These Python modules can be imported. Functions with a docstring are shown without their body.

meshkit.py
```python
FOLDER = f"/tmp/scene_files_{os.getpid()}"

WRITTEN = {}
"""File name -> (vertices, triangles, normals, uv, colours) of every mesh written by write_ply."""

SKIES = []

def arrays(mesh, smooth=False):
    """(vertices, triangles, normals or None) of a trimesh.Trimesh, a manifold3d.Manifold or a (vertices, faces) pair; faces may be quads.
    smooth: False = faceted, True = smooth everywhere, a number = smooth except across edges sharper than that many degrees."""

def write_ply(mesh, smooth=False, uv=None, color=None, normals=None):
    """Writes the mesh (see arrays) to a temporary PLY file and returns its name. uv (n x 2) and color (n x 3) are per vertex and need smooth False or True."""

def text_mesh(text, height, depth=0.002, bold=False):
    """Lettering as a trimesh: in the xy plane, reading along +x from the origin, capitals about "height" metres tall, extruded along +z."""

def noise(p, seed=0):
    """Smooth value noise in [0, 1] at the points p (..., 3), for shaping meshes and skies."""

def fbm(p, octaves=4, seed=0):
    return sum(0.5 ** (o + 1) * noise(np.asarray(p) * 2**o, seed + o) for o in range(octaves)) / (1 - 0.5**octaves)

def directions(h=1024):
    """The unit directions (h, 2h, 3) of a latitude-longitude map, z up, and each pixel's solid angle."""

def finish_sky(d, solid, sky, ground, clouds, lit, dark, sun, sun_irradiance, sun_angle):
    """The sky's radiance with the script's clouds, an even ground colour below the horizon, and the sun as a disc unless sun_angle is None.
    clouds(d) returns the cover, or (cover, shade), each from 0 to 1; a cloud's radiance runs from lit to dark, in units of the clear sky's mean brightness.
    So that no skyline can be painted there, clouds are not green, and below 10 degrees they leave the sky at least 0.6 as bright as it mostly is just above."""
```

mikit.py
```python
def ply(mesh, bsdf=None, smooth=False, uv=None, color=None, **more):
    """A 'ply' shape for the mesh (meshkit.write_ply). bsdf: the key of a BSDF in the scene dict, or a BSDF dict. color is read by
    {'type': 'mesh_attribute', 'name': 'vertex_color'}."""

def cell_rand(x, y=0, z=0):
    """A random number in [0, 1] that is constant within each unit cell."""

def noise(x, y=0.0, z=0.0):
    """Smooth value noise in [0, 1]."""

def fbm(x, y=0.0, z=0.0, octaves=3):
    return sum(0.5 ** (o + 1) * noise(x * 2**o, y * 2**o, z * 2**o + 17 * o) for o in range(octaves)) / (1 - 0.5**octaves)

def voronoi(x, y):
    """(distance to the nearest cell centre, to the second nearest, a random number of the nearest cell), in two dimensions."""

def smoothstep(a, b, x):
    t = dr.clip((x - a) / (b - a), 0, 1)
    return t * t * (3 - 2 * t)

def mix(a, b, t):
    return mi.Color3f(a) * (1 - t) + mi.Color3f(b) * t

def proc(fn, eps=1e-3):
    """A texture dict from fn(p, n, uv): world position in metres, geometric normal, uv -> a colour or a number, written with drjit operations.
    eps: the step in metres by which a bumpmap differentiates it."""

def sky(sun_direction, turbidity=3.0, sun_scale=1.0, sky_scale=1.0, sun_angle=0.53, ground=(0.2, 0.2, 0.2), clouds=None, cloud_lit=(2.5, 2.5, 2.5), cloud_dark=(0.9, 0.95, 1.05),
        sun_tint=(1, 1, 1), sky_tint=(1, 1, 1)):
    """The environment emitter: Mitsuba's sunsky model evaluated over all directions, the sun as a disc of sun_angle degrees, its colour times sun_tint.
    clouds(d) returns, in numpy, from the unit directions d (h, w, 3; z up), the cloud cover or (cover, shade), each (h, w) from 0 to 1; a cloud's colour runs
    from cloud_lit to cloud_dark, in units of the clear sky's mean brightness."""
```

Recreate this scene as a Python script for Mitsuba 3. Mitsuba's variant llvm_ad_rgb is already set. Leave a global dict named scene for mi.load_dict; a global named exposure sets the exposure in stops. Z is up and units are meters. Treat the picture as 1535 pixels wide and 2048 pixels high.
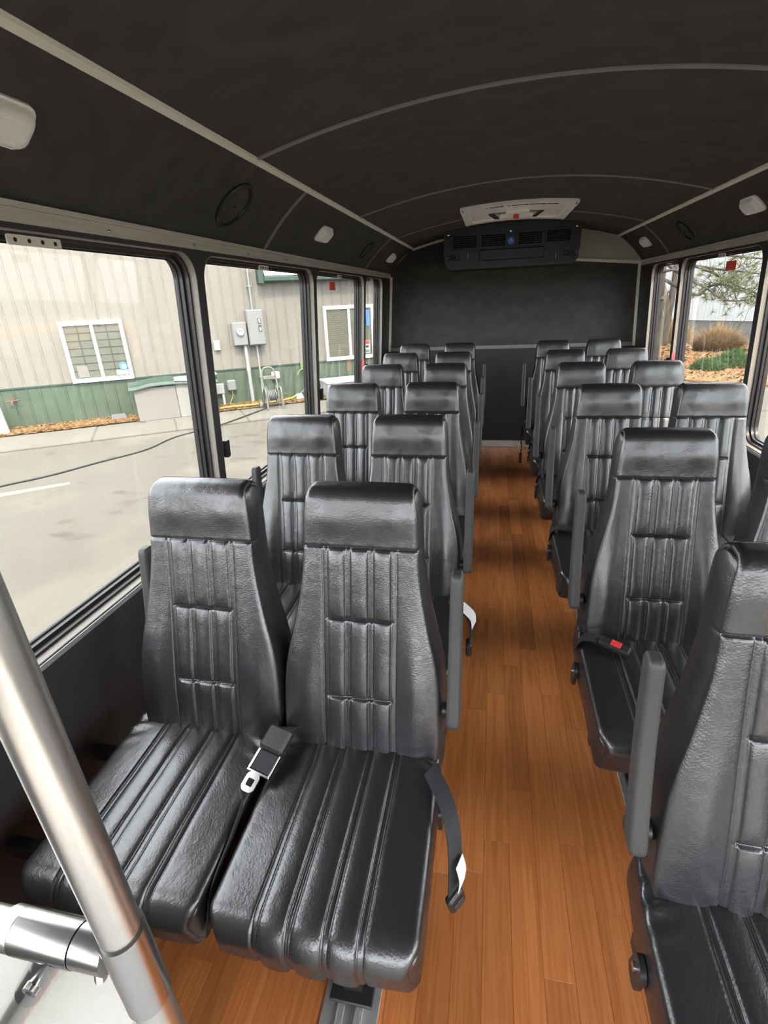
import math, random
import numpy as np, trimesh, mitsuba as mi, drjit as dr
import mikit, meshkit
from shapely.geometry import Polygon, box as sbox, Point
from shapely import affinity
T = mi.ScalarTransform4f
rng = np.random.default_rng(7)
random.seed(7)
scene, labels = {}, {}

# ------------------------------------------------------------------ camera, sky, exposure
W_, H_, F_ = 1535, 2048, 1013.0
R = np.array([[0.97989295, 0.19501397, -0.04218244], [0.03744268, -0.38738967, -0.92115541], [-0.19597921, 0.90105427, -0.38690225]])
EYE = np.array([0, 0, 1.5])
scene['camera'] = {'type': 'perspective', 'fov': 2 * math.degrees(math.atan(W_ / 2 / F_)), 'fov_axis': 'x', 'near_clip': 0.02, 'far_clip': 500.0,
                   'to_world': T().look_at(origin=EYE.tolist(), target=(EYE + R[2]).tolist(), up=(-R[1]).tolist())}
exposure = 5.9


def cloud(d):
    p = d / np.maximum(d[..., 2:3] + 0.25, 0.05)
    n = meshkit.fbm(p * 1.6 + 3.1, 4, 5)
    return np.clip(0.80 + 0.5 * (n - 0.4), 0, 1), np.clip((n - 0.35) * 1.6, 0, 1)


scene['sky'] = mikit.sky((0.35, -0.55, 0.75), turbidity=4.0, sun_scale=0.12, sky_scale=1.0, sun_angle=6.0, ground=(0.09, 0.085, 0.08), clouds=cloud,
                         cloud_lit=(1.9, 1.88, 1.84), cloud_dark=(1.0, 1.03, 1.08))


def ray(x, y):
    return R.T @ np.array([x - 767.5, y - 1024.0, F_])


def P(x, y, X=None, Y=None, Z=None):          # a photograph measurement at a known distance, used to take dimensions
    d = ray(x, y)
    t = X / d[0] if X is not None else Y / d[1] if Y is not None else (Z - 1.5) / d[2]
    return EYE + t * d


# ------------------------------------------------------------------ materials
N, FB, mix, ss = mikit.noise, mikit.fbm, mikit.mix, mikit.smoothstep


def rgb(*v):
    return {'type': 'rgb', 'value': list(v) if len(v) > 1 else [v[0]] * 3}


def bsdf(key, d, two=True):
    scene[key] = {'type': 'twosided', 'bsdf': d} if two else d
    return key


def prin(color, rough=0.5, metal=0.0, spec=0.5, **k):
    c = color if isinstance(color, dict) else rgb(*color)
    return {'type': 'principled', 'base_color': c, 'roughness': rough, 'metallic': metal, 'specular': spec, **k}


def bump(d, fn, scale, eps=1e-3):
    return {'type': 'bumpmap', 'arbitrary': mikit.proc(fn, eps), 'scale': scale, 'bsdf': d}


def f_leather(p, n, uv):
    g = N(p.x * 420, p.y * 420, p.z * 420)
    w = FB(p.x * 70, p.y * 45, p.z * 45, 3)
    return g * 0.35 + 0.55 * w


def f_cloth(p, n, uv):
    return N(p.x * 300, p.y * 300, p.z * 300) + 0.7 * FB(p.x * 22, p.y * 60, p.z * 40, 2)


def c_cloth(p, n, uv):
    v = FB(p.x * 14, p.y * 22, p.z * 14, 3)
    return mix((0.040, 0.039, 0.0375), (0.070, 0.068, 0.064), v)


def c_wood(p, n, uv):
    sx = dr.floor((p.x + 1.2) / 0.0725)
    r0 = mikit.cell_rand(sx, 3)
    sy = dr.floor((p.y + r0 * 0.62) / 0.62)
    r = mikit.cell_rand(sx, sy, 5)
    g = FB(p.x * 55 + r * 40, p.y * 2.6 + r * 9, 1.0, 4)
    fine = N(p.x * 420, p.y * 9 + r * 30, 2.0)
    ring = 0.5 + 0.5 * dr.sin(6.283 * (g * 3.0 + p.x * 9 + r * 5))
    c = mix((0.40, 0.122, 0.032), (0.64, 0.238, 0.077), 0.35 * ring + 0.5 * g + 0.15 * fine)
    return c * (0.80 + 0.40 * r)


def c_asphalt(p, n, uv):
    a = FB(p.x * 0.45, p.y * 0.45, 0.0, 4)
    b = N(p.x * 45, p.y * 45, 0.0)
    st = ss(0.66, 0.86, FB(p.x * 2.3 + 4, p.y * 3.1, 3.0, 3))
    pale = ss(0.45, 0.72, FB(p.x * 0.7 + 9, p.y * 0.7 - 5, 7.0, 4))
    c = mix((0.067, 0.063, 0.054), (0.079, 0.076, 0.064), a * 0.7 + 0.3 * b)
    c = mix(c, (0.099, 0.093, 0.077), pale * 0.7)
    return mix(c, (0.048, 0.043, 0.033), st * 0.6)


def c_concrete(p, n, uv):
    a = FB(p.x * 2.5, p.y * 2.5, p.z * 2.5, 4)
    return mix((0.082, 0.079, 0.067), (0.108, 0.104, 0.088), a)


def c_leaf(p, n, uv):
    a = N(p.x * 30, p.y * 30, p.z * 30)
    return mix((0.085, 0.05, 0.024), (0.20, 0.125, 0.062), a)


def c_bark(p, n, uv):
    a = FB(p.x * 14, p.y * 14, p.z * 3, 3)
    return mix((0.0275, 0.0231, 0.0193), (0.116, 0.102, 0.088), a)


def f_brush(p, n, uv):
    return N(p.x * 30, p.y * 30, p.z * 1500)


def c_alu(p, n, uv):
    a = FB(p.x * 60, p.y * 4, p.z * 60, 3)
    return mix((0.52, 0.52, 0.52), (0.74, 0.74, 0.73), a)


def c_rail(p, n, uv):
    return mix((0.42, 0.39, 0.33), (0.58, 0.54, 0.46), FB(p.x * 8, p.y * 5, p.z * 90, 3))


leather = bsdf('leather', bump(prin((0.0095, 0.0095, 0.0108), 0.33, 0, 1.0, clearcoat=0.5, clearcoat_gloss=0.72), f_leather, 0.0008))
thread = bsdf('thread', prin((0.05, 0.05, 0.052), 0.8))
plastic = bsdf('black_plastic', prin((0.016, 0.016, 0.017), 0.42, 0, 0.5))
arm_plastic = bsdf('armrest_plastic', prin((0.0315, 0.0308, 0.0294), 0.5, 0, 0.5))
webbing = bsdf('webbing', prin((0.014, 0.014, 0.016), 0.75))
chrome = bsdf('chrome', prin((0.54, 0.54, 0.54), 0.16, 1.0))
steel = bsdf('brushed_steel', prin((0.72, 0.70, 0.66), 0.30, 1.0))
cast = bsdf('cast_aluminium', prin((0.58, 0.57, 0.56), 0.20, 1.0))
alu = bsdf('aluminium', prin(mikit.proc(c_alu), 0.36, 0.75))
rail_m = bsdf('beige_rail', prin(mikit.proc(c_rail), 0.4, 0.3))
trim_m = bsdf('cream_trim', prin((0.66, 0.62, 0.53), 0.45))
jamb_m = bsdf('jamb_beige', prin((0.22, 0.20, 0.17), 0.5))
cloth = bsdf('headliner', bump(prin(mikit.proc(c_cloth), 0.95, 0, 0.2), f_cloth, 0.0012, 2e-3))
rib_m = bsdf('headliner_rib', prin((0.19, 0.185, 0.18), 0.7, 0, 0.3))
wall_m = bsdf('wall_vinyl', prin((0.026, 0.026, 0.027), 0.55, 0, 0.5))
frame_m = bsdf('window_black', prin((0.016, 0.013, 0.014), 0.4, 0, 0.5))
rubber = bsdf('rubber', prin((0.010, 0.010, 0.010), 0.7))
glass = bsdf('bus_glass', {'type': 'thindielectric', 'specular_transmittance': rgb(0.80, 0.81, 0.80)}, False)
clear = bsdf('clear_glass', {'type': 'thindielectric'}, False)
wood = bsdf('wood_floor', prin(mikit.proc(c_wood), 0.30, 0, 0.5))
grey_v = bsdf('grey_vinyl', prin((0.34, 0.335, 0.32), 0.6))
white_p = bsdf('white_plastic', prin((0.78, 0.76, 0.71), 0.4))
lamp_m = bsdf('lamp_lens', prin((0.80, 0.78, 0.73), 0.35))
beige_p = bsdf('beige_panel', prin((0.42, 0.39, 0.33), 0.5))
cream = bsdf('cream_panel', prin((0.33, 0.325, 0.295), 0.4))
red_m = bsdf('red', prin((0.60, 0.035, 0.03), 0.45))
redtag_m = bsdf('red_decal', prin((0.675, 0.09, 0.054), 0.5))
blue_m = bsdf('blue', prin((0.05, 0.16, 0.60), 0.35))
text_m = bsdf('dark_text', prin((0.06, 0.018, 0.015), 0.6))
tag_m = bsdf('white_tag', prin((0.576, 0.576, 0.576), 0.7))
white_m = bsdf('white_paint', prin((0.259, 0.259, 0.251), 0.5))
asphalt = bsdf('asphalt', prin(mikit.proc(c_asphalt), 0.9, 0, 0.2))
concrete = bsdf('concrete', prin(mikit.proc(c_concrete), 0.9, 0, 0.2))
siding = bsdf('beige_siding', prin((0.144, 0.135, 0.117), 0.55, 0, 0.4))
green = bsdf('green_siding', prin((0.0494, 0.0724, 0.0477), 0.5, 0, 0.4))
greentrim = bsdf('green_trim', prin((0.0167, 0.0397, 0.0293), 0.45))
vinyl = bsdf('white_vinyl', prin((0.326, 0.326, 0.322), 0.4))
darkpane = bsdf('dark_pane', prin((0.095, 0.1, 0.08), 0.12, 0, 0.6))
bar_m = bsdf('bar_dark', prin((0.03, 0.032, 0.03), 0.6))
blind_m = bsdf('blind_slat', prin((0.0836, 0.0798, 0.0543), 0.5))
grey_box = bsdf('grey_box', prin((0.142, 0.148, 0.148), 0.5))
pvc = bsdf('pale_pvc', prin((0.209, 0.217, 0.217), 0.5))
galv = bsdf('galvanised', prin((0.176, 0.184, 0.188), 0.4, 0.4))
bin_m = bsdf('taupe_plastic', prin((0.138, 0.13, 0.117), 0.6))
bin2_m = bsdf('grey_taupe_plastic', prin((0.159, 0.157, 0.147), 0.6))
mulch_m = bsdf('mulch', prin(mikit.proc(c_leaf), 0.95, 0, 0.1))
yellow = bsdf('yellow', prin((0.259, 0.209, 0.0418), 0.6))
paleyel = bsdf('yellow_paint', prin((0.196, 0.168, 0.0892), 0.8))
reel_m = bsdf('reel_plastic', prin((0.113, 0.117, 0.106), 0.6))
reel_d = bsdf('reel_dark', prin((0.10, 0.10, 0.10), 0.6))
teal = bsdf('teal_plastic', prin((0.092, 0.138, 0.142), 0.6))
rust = bsdf('rust', prin((0.1, 0.0502, 0.0334), 0.8))
limeg = bsdf('lime_green', prin((0.092, 0.15, 0.0585), 0.6))
far_white = bsdf('far_siding', prin((0.315, 0.318, 0.315), 0.6))
far_grey = bsdf('far_foundation', prin((0.0882, 0.0882, 0.0859), 0.9))
bark = bsdf('bark', prin(mikit.proc(c_bark), 0.95, 0, 0.1))
needle = bsdf('pine_needles', {'type': 'principledthin', 'base_color': rgb(0.15, 0.175, 0.09), 'roughness': 0.6, 'diff_trans': 0.7}, False)
juniper = bsdf('juniper', {'type': 'principledthin', 'base_color': rgb(0.07, 0.115, 0.045), 'roughness': 0.7, 'diff_trans': 0.5}, False)
straw = bsdf('straw', {'type': 'principledthin', 'base_color': rgb(0.30, 0.21, 0.105), 'roughness': 0.8, 'diff_trans': 0.6}, False)
straw_d = bsdf('straw_brown', {'type': 'principledthin', 'base_color': rgb(0.20, 0.135, 0.08), 'roughness': 0.8, 'diff_trans': 0.5}, False)

# ------------------------------------------------------------------ helpers
used = {}


def numbered(key):
    k = used.get(key, 0)
    used[key] = k + 1
    return key if k == 0 else f'{key}_{k:03d}'


def thing(name, label, cat, group=None):
    key = numbered(name)
    labels[key] = {'label': label, 'category': cat}
    if group:
        labels[key]['group'] = group
    return key


def obj(name, mesh, m, parent=None, smooth=False, label=None, kind=None, **k):
    key = numbered((parent + '__' if parent else '') + name)
    scene[key] = mesh if isinstance(mesh, dict) else mikit.ply(mesh, m, smooth, **k)
    if isinstance(mesh, dict):
        scene[key] = {**mesh, 'bsdf': {'type': 'ref', 'id': m}}
    if label or kind:
        labels.setdefault(key, {})
        if label:
            labels[key]['label'] = label
        if kind:
            labels[key]['kind'] = kind
    return key


def one(name, label, cat, mesh, m, smooth=False, group=None):
    key = thing(name, label, cat, group)
    scene[key] = mikit.ply(mesh, m, smooth)
    return key


def struct(name, mesh, m, label=None, smooth=False):
    key = obj(name, mesh, m, None, smooth)
    labels[key] = {'kind': 'structure'}
    if label:
        labels[key]['label'] = label
    return key


def structroot(name, label=None):
    key = numbered(name)
    labels[key] = {'kind': 'structure'}
    if label:
        labels[key]['label'] = label
    return key


def cat(ms):
    return trimesh.util.concatenate(ms)


def cbox(a, b, c=0.003):
    """box from corner a to corner b with chamfered edges"""
    a, b = np.minimum(a, b).astype(float), np.maximum(a, b).astype(float)
    c = min(c, *((b - a) * 0.45))
    if c <= 0:
        m = trimesh.creation.box(bounds=[a, b])
        return m
    pts = []
    for i in range(8):
        s = np.array([(i >> k) & 1 for k in range(3)])
        corner = np.where(s, b, a)
        inn = np.where(s, -c, c)
        for k in range(3):
            o = inn.copy()
            o[k] = 0
            pts.append(corner + o)
    return trimesh.convex.convex_hull(np.array(pts))


def hull(pts):
    return trimesh.convex.convex_hull(np.array(pts, float))


def tube(points, radius, sides=10, cap=True):
    p = np.asarray(points, float)
    r = np.broadcast_to(radius, (len(p),))
    t = np.gradient(p, axis=0)
    t /= np.linalg.norm(t, axis=1, keepdims=True) + 1e-12
    a = np.cross(t[0], [0, 0, 1.0] if abs(t[0][2]) < 0.9 else [1.0, 0, 0])
    a /= np.linalg.norm(a)
    fr = []
    for k in range(len(p)):
        a = a - t[k] * (a @ t[k])
        a /= np.linalg.norm(a) + 1e-12
        fr.append((a.copy(), np.cross(t[k], a)))
    ang = np.arange(sides) * 2 * np.pi / sides
    v = np.vstack([p[k] + r[k] * (np.cos(ang)[:, None] * fr[k][0] + np.sin(ang)[:, None] * fr[k][1]) for k in range(len(p))])
    f = []
    for i in range(len(p) - 1):
        for j in range(sides):
            j2 = (j + 1) % sides
            f += [[i * sides + j, i * sides + j2, (i + 1) * sides + j2], [i * sides + j, (i + 1) * sides + j2, (i + 1) * sides + j]]
    if cap:
        v = np.vstack([v, p[:1], p[-1:]])
        c0, c1, o = len(v) - 2, len(v) - 1, (len(p) - 1) * sides
        for j in range(sides):
            j2 = (j + 1) % sides
            f += [[c0, j2, j], [c1, o + j, o + j2]]
    return trimesh.Trimesh(v, np.array(f), process=False)


def ribbon(points, across, w, th=0.0015):
    """flat strap along points, 'across' is its width direction"""
    p = np.asarray(points, float)
    ac = np.asarray(across, float)
    ac = np.broadcast_to(ac, p.shape)
    ac = ac / np.linalg.norm(ac, axis=1, keepdims=True)
    t = np.gradient(p, axis=0)
    n = np.cross(t, ac)
    n /= np.linalg.norm(n, axis=1, keepdims=True) + 1e-12
    ring = [p + ac * w / 2 + n * th, p - ac * w / 2 + n * th, p - ac * w / 2 - n * th, p + ac * w / 2 - n * th]
    v = np.stack(ring, 1).reshape(-1, 3)
    f = []
    for i in range(len(p) - 1):
        for j in range(4):
            j2 = (j + 1) % 4
            f += [[i * 4 + j, i * 4 + j2, (i + 1) * 4 + j2], [i * 4 + j, (i + 1) * 4 + j2, (i + 1) * 4 + j]]
    e = (len(p) - 1) * 4
    f += [[0, 2, 1], [0, 3, 2], [e, e + 1, e + 2], [e, e + 2, e + 3]]
    return trimesh.Trimesh(v, np.array(f), process=False)


def bez(pts, n=16):
    """smooth curve through points (Catmull-Rom)"""
    p = np.asarray(pts, float)
    p = np.vstack([2 * p[0] - p[1], p, 2 * p[-1] - p[-2]])
    out = []
    for i in range(1, len(p) - 2):
        for t in np.linspace(0, 1, n, endpoint=False):
            a, b, c, d = p[i - 1:i + 3]
            out.append(0.5 * (2 * b + (c - a) * t + (2 * a - 5 * b + 4 * c - d) * t * t + (3 * b - a - 3 * c + d) * t ** 3))
    out.append(p[-2])
    return np.array(out)


def ext(poly, d):
    gs = [g for g in getattr(poly, 'geoms', [poly]) if g.geom_type == 'Polygon' and g.area > 1e-9]
    return cat([trimesh.creation.extrude_polygon(g, d, engine='earcut') for g in gs])


def rrect(x0, y0, x1, y1, r, q=8):
    r = min(r, (x1 - x0) * .499, (y1 - y0) * .499)
    return sbox(x0 + r, y0 + r, x1 - r, y1 - r).buffer(r, quad_segs=q)


def gridmesh(Pt, flip=False):
    nv, nu = Pt.shape[:2]
    i, j = np.meshgrid(np.arange(nv - 1), np.arange(nu - 1), indexing='ij')
    a = i * nu + j
    q = np.stack([a, a + 1, a + nu + 1, a + nu], -1).reshape(-1, 4)
    f = np.vstack([q[:, [0, 1, 2]], q[:, [0, 2, 3]]])
    if flip:
        f = f[:, ::-1]
    return trimesh.Trimesh(Pt.reshape(-1, 3), f, process=False)


def xf(mesh, M):
    m = mesh.copy()
    m.apply_transform(M)
    return m


def mat(rz=0, loc=(0, 0, 0)):
    c, s = math.cos(rz), math.sin(rz)
    return np.array([[c, -s, 0, loc[0]], [s, c, 0, loc[1]], [0, 0, 1, loc[2]], [0, 0, 0, 1.0]])


def basis(o, x, y):
    """matrix with local x -> x, local y -> y, local z -> x cross y"""
    x = np.asarray(x, float) / np.linalg.norm(x)
    y = np.asarray(y, float)
    y = y - x * (x @ y)
    y /= np.linalg.norm(y)
    M = np.eye(4)
    M[:3, 0], M[:3, 1], M[:3, 2], M[:3, 3] = x, y, np.cross(x, y), o
    return M


def lathe(profile, sides=40):
    p = np.asarray(profile, float)
    return trimesh.creation.revolve(p, sections=sides)


# ------------------------------------------------------------------ the bus shell
YB, YF = 5.384, -2.35                 # back wall, front end
CX = 0.145
ZC, ZW = 1.935, 1.725                 # ceiling/cove edge, cove/wall edge
XL, XR, XCL, XCR = -1.0, 1.278, -0.773, 1.063
LEAN = 0.062
WT = 0.080                            # wall thickness


def wall_M(side):
    """wall plane: local x = along the bus, local y = up the (leaning) wall, local z = outwards (left) or inwards (right)"""
    if side < 0:
        return basis((XL, 0, ZW), (0, 1, 0), (LEAN, 0, 1)), -1
    return basis((XR, 0, ZW), (0, 1, 0), (-LEAN, 0, 1)), 1


def wall_ext(poly, side, d0, d1):
    """extrude a (y, z - ZW) polygon between depths d0 and d1, measured outwards"""
    M, s = wall_M(side)
    m = ext(poly, d1 - d0)
    m.apply_translation([0, 0, d0 if s > 0 else -d1])
    return xf(m, M)


# local z of wall_M is x cross y = (0,1,0)x(l,0,1) = (1,0,-l): points to +x on both sides
# floor base and planks
fl = struct('floor', cbox((-1.12, YF, -0.06), (1.40, YB, -0.012), 0), wood)
PW = 0.0725
variants = {}
sx0 = -1.2
k = 0
TRK = [(-0.325, -0.195), (0.465, 0.595)]


def crand(x, y=0, z=0):
    h = (((int(x) + 1000000) & 0xFFFFFFFF) * 374761393 + ((int(y) + 1000000) & 0xFFFFFFFF) * 668265263 + ((int(z) + 1000000) & 0xFFFFFFFF) * 2147483647) & 0xFFFFFFFF
    h = ((h ^ (h >> 13)) * 1274126177) & 0xFFFFFFFF
    return ((h ^ (h >> 16)) & 0xFFFFFF) / 16777215.0


rows_x = [i for i in range(1, 35) if -1.13 < sx0 + PW * i < 1.36]
for i in rows_x:
    x0, x1 = sx0 + PW * i, sx0 + PW * (i + 1)
    x0, x1 = max(x0, -1.10), min(x1, 1.375)
    r0 = crand(i, 3)
    aisle = x1 > -0.62 and x0 < 0.66
    ys = [0.20]
    n0 = math.floor((ys[0] + r0 * 0.62) / 0.62) + 1
    while n0 * 0.62 - r0 * 0.62 < YB - 0.03:
        if aisle or (n0 % 3 == 0):
            ys.append(n0 * 0.62 - r0 * 0.62)
        n0 += 1
    ys.append(YB - 0.004)
    for a, b in zip(ys[:-1], ys[1:]):
        g = 0.00025
        if b - a < 0.01:
            continue
        obj('plank', cbox((x0 + g, a + g, -0.013), (x1 - g, b - g, 0.0), 0.0004), wood, fl)
obj('entry_mat', cbox((-1.10, YF + 0.01, -0.013), (1.375, 0.198, -0.0005), 0), 'grey_vinyl', fl, label='pale grey floor covering at the entry')

# side walls with window openings
ZH0, ZH1 = 0.700 - ZW, 1.672 - ZW
WINL = [(-2.15, -0.72), (-0.66, 0.50), (0.55, 1.77), (1.815, 3.035), (3.08, 4.285), (4.335, 5.02)]
WINR = WINL[1:]
wr = 0.085
win_no = 0
for side, wins, nm in ((-1, WINL, 'wall_left'), (1, WINR, 'wall_right')):
    full = sbox(YF, -ZW, YB, 0.0)
    for a, b in wins:
        full = full.difference(rrect(a, ZH0, b, ZH1, wr))
    if side > 0:                        # the entry door stands open beside the camera
        full = full.difference(sbox(-2.15, .02 - ZW, -.72, ZH1))
    struct(nm, wall_ext(full, side, 0.0, WT), wall_m, 'black wall of the bus below and between the side windows on the ' + ('left' if side < 0 else 'right'))
    order = sorted(wins, key=lambda w: -w[0])
    for wi, (a, b) in enumerate(wins):
        win_no += 1
        w = structroot(f'window_{win_no}', f'{"left" if side < 0 else "right"} bus side window with rounded corners in a black frame')
        hole = rrect(a, ZH0, b, ZH1, wr)
        e = 0.0006
        hole_in = rrect(a + e, ZH0 + e, b - e, ZH1 - e, wr - e)
        obj('jamb', wall_ext(hole_in.difference(rrect(a + .004, ZH0 + .004, b - .004, ZH1 - .004, wr - .004)), side, 0.001, 0.026), jamb_m, w, 40)
        # stepped black frame
        fr = [(0.0008, 0.012, 0.026, 0.044), (0.0008, 0.022, 0.044, 0.058), (0.0008, 0.016, 0.058, 0.082)]
        ms = [wall_ext(rrect(a + o, ZH0 + o, b - o, ZH1 - o, wr - o).difference(rrect(a + i_, ZH0 + i_, b - i_, ZH1 - i_, wr - i_)), side, d0, d1) for o, i_, d0, d1 in fr]
        obj('frame', cat(ms), frame_m, w, 35)
        obj('gasket', wall_ext(rrect(a + .0165, ZH0 + .0165, b - .0165, ZH1 - .0165, wr - .0165).difference(rrect(a + .026, ZH0 + .026, b - .026, ZH1 - .026, wr - .026)), side, 0.0585, 0.064), rubber, w, 35)
        # pane: a single sheet
        pp = rrect(a + .018, ZH0 + .018, b - .018, ZH1 - .018, wr - .018)
        v, f = trimesh.creation.triangulate_polygon(pp, engine='earcut')
        M, s = wall_M(side)
        pm = trimesh.Trimesh(np.column_stack([v, np.full(len(v), s * 0.0665)]), f, process=False)
        pm.apply_transform(M)
        obj('pane', pm, glass if a > 0.5 else clear, w)
        # bright sill strip on the inner lower edge
        obj('sill_strip', wall_ext(rrect(a + .07, ZH0 - .016, b - .07, ZH0 - .001, .003), side, -0.004, 0.001), alu, w, label='bright aluminium strip along the sill')
        if a > 0.5:
            ya = {0.55: 1.125, 1.815: 2.40, 3.08: 3.66, 4.335: 4.66}[a]
            ln = 0.075 if a < 1 else 0.05
            lp = obj('latch_plate', wall_ext(rrect(ya - ln, ZH1 - .030, ya + ln, ZH1 - .009, .003), side, 0.0225, 0.0275), trim_m, w, label='small beige plate with holes on the upper frame')
            M_, s_ = wall_M(side)
            for q in (-.75, -.25, .25, .75):
                obj('hole', wall_ext(Point(ya + q * ln, ZH1 - .0195).buffer(.0045, quad_segs=4), side, 0.0215, 0.0226), rubber, lp)
            lt = obj('latch', wall_ext(rrect(a + .006, .93 - ZW, a + .036, 1.00 - ZW, .008), side, -.012, .012), plastic, w, 30, label='small black window latch')
            # screws along the frame
            for q in np.linspace(a + .15, b - .15, 6):
                obj('screw', wall_ext(Point(q, ZH0 + .006).buffer(.0035, quad_segs=4), side, 0.0245, 0.0262), frame_m, w)
        if a == 3.08:
            obj('red_decal', wall_ext(sbox(3.62 - .07, ZH1 - .105, 3.62 + .07, ZH1 - .055), side, 0.0652, 0.0660), redtag_m, w, label='red rectangular sticker at the top of the pane')
            # red release handle at the lower far corner
            h = obj('release_handle', wall_ext(Polygon([(4.25, ZH0 + .25), (4.282, ZH0 + .25), (4.28, ZH0 + .30), (4.27, ZH0 + .34), (4.26, ZH0 + .30)]), side, -0.006, 0.012), red_m, w, label='red emergency release handle')

# window ledge rails (cove meets wall), ceiling trims
for side, nm in ((-1, 'left'), (1, 'right')):
    t = structroot(f'trim_{1 if side < 0 else 2}', f'beige metal rail above the {nm} windows')
    M, s = wall_M(side)
    ms = [wall_ext(sbox(YF + .02, -.013, YB - .004, -.001), side, -.012, .0), wall_ext(sbox(YF + .02, -.042, YB - .004, -.0135), side, -.007, .0)]
    obj('rail', cat(ms), rail_m, t)
    for y in np.arange(0.5, 5.3, 0.42):
        c = (M @ [y, -.03, s * -0.0085, 1])[:3]
        obj('screw', xf(trimesh.creation.icosphere(1, 0.0045), mat(0, c)), chrome, t)

# ceiling: curved headliner panels between ribs, sloped coves
seams = [YF, -1.15, 0.42, 1.84, 3.22, 4.45, YB]
seams[1:3] = [-0.95, 0.40]
ce = structroot('ceiling', 'curved black fabric headliner of the bus')


def ceil_z(x):
    return ZC + 0.124 * (1 - ((x - CX) / 0.918) ** 2)


xs = np.linspace(XCL, XCR, 41)


def arc_strip(y0, y1, dz0, dz1, ny=2):
    """slab following the ceiling arc between y0 and y1; dz0 lower and dz1 upper offset"""
    y = np.linspace(y0, y1, ny)
    lo = np.array([[(x, yy, ceil_z(x) + dz0) for x in xs] for yy in y])
    hi = np.array([[(x, yy, ceil_z(x) + dz1) for x in xs] for yy in y])
    loop = np.concatenate([lo, hi[:, ::-1], lo[:, :1]], 1)
    m = gridmesh(loop, True)
    e0 = gridmesh(np.stack([lo[0], hi[0]]), True)
    e1 = gridmesh(np.stack([lo[-1], hi[-1]]))
    return cat([m, e0, e1])


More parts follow.
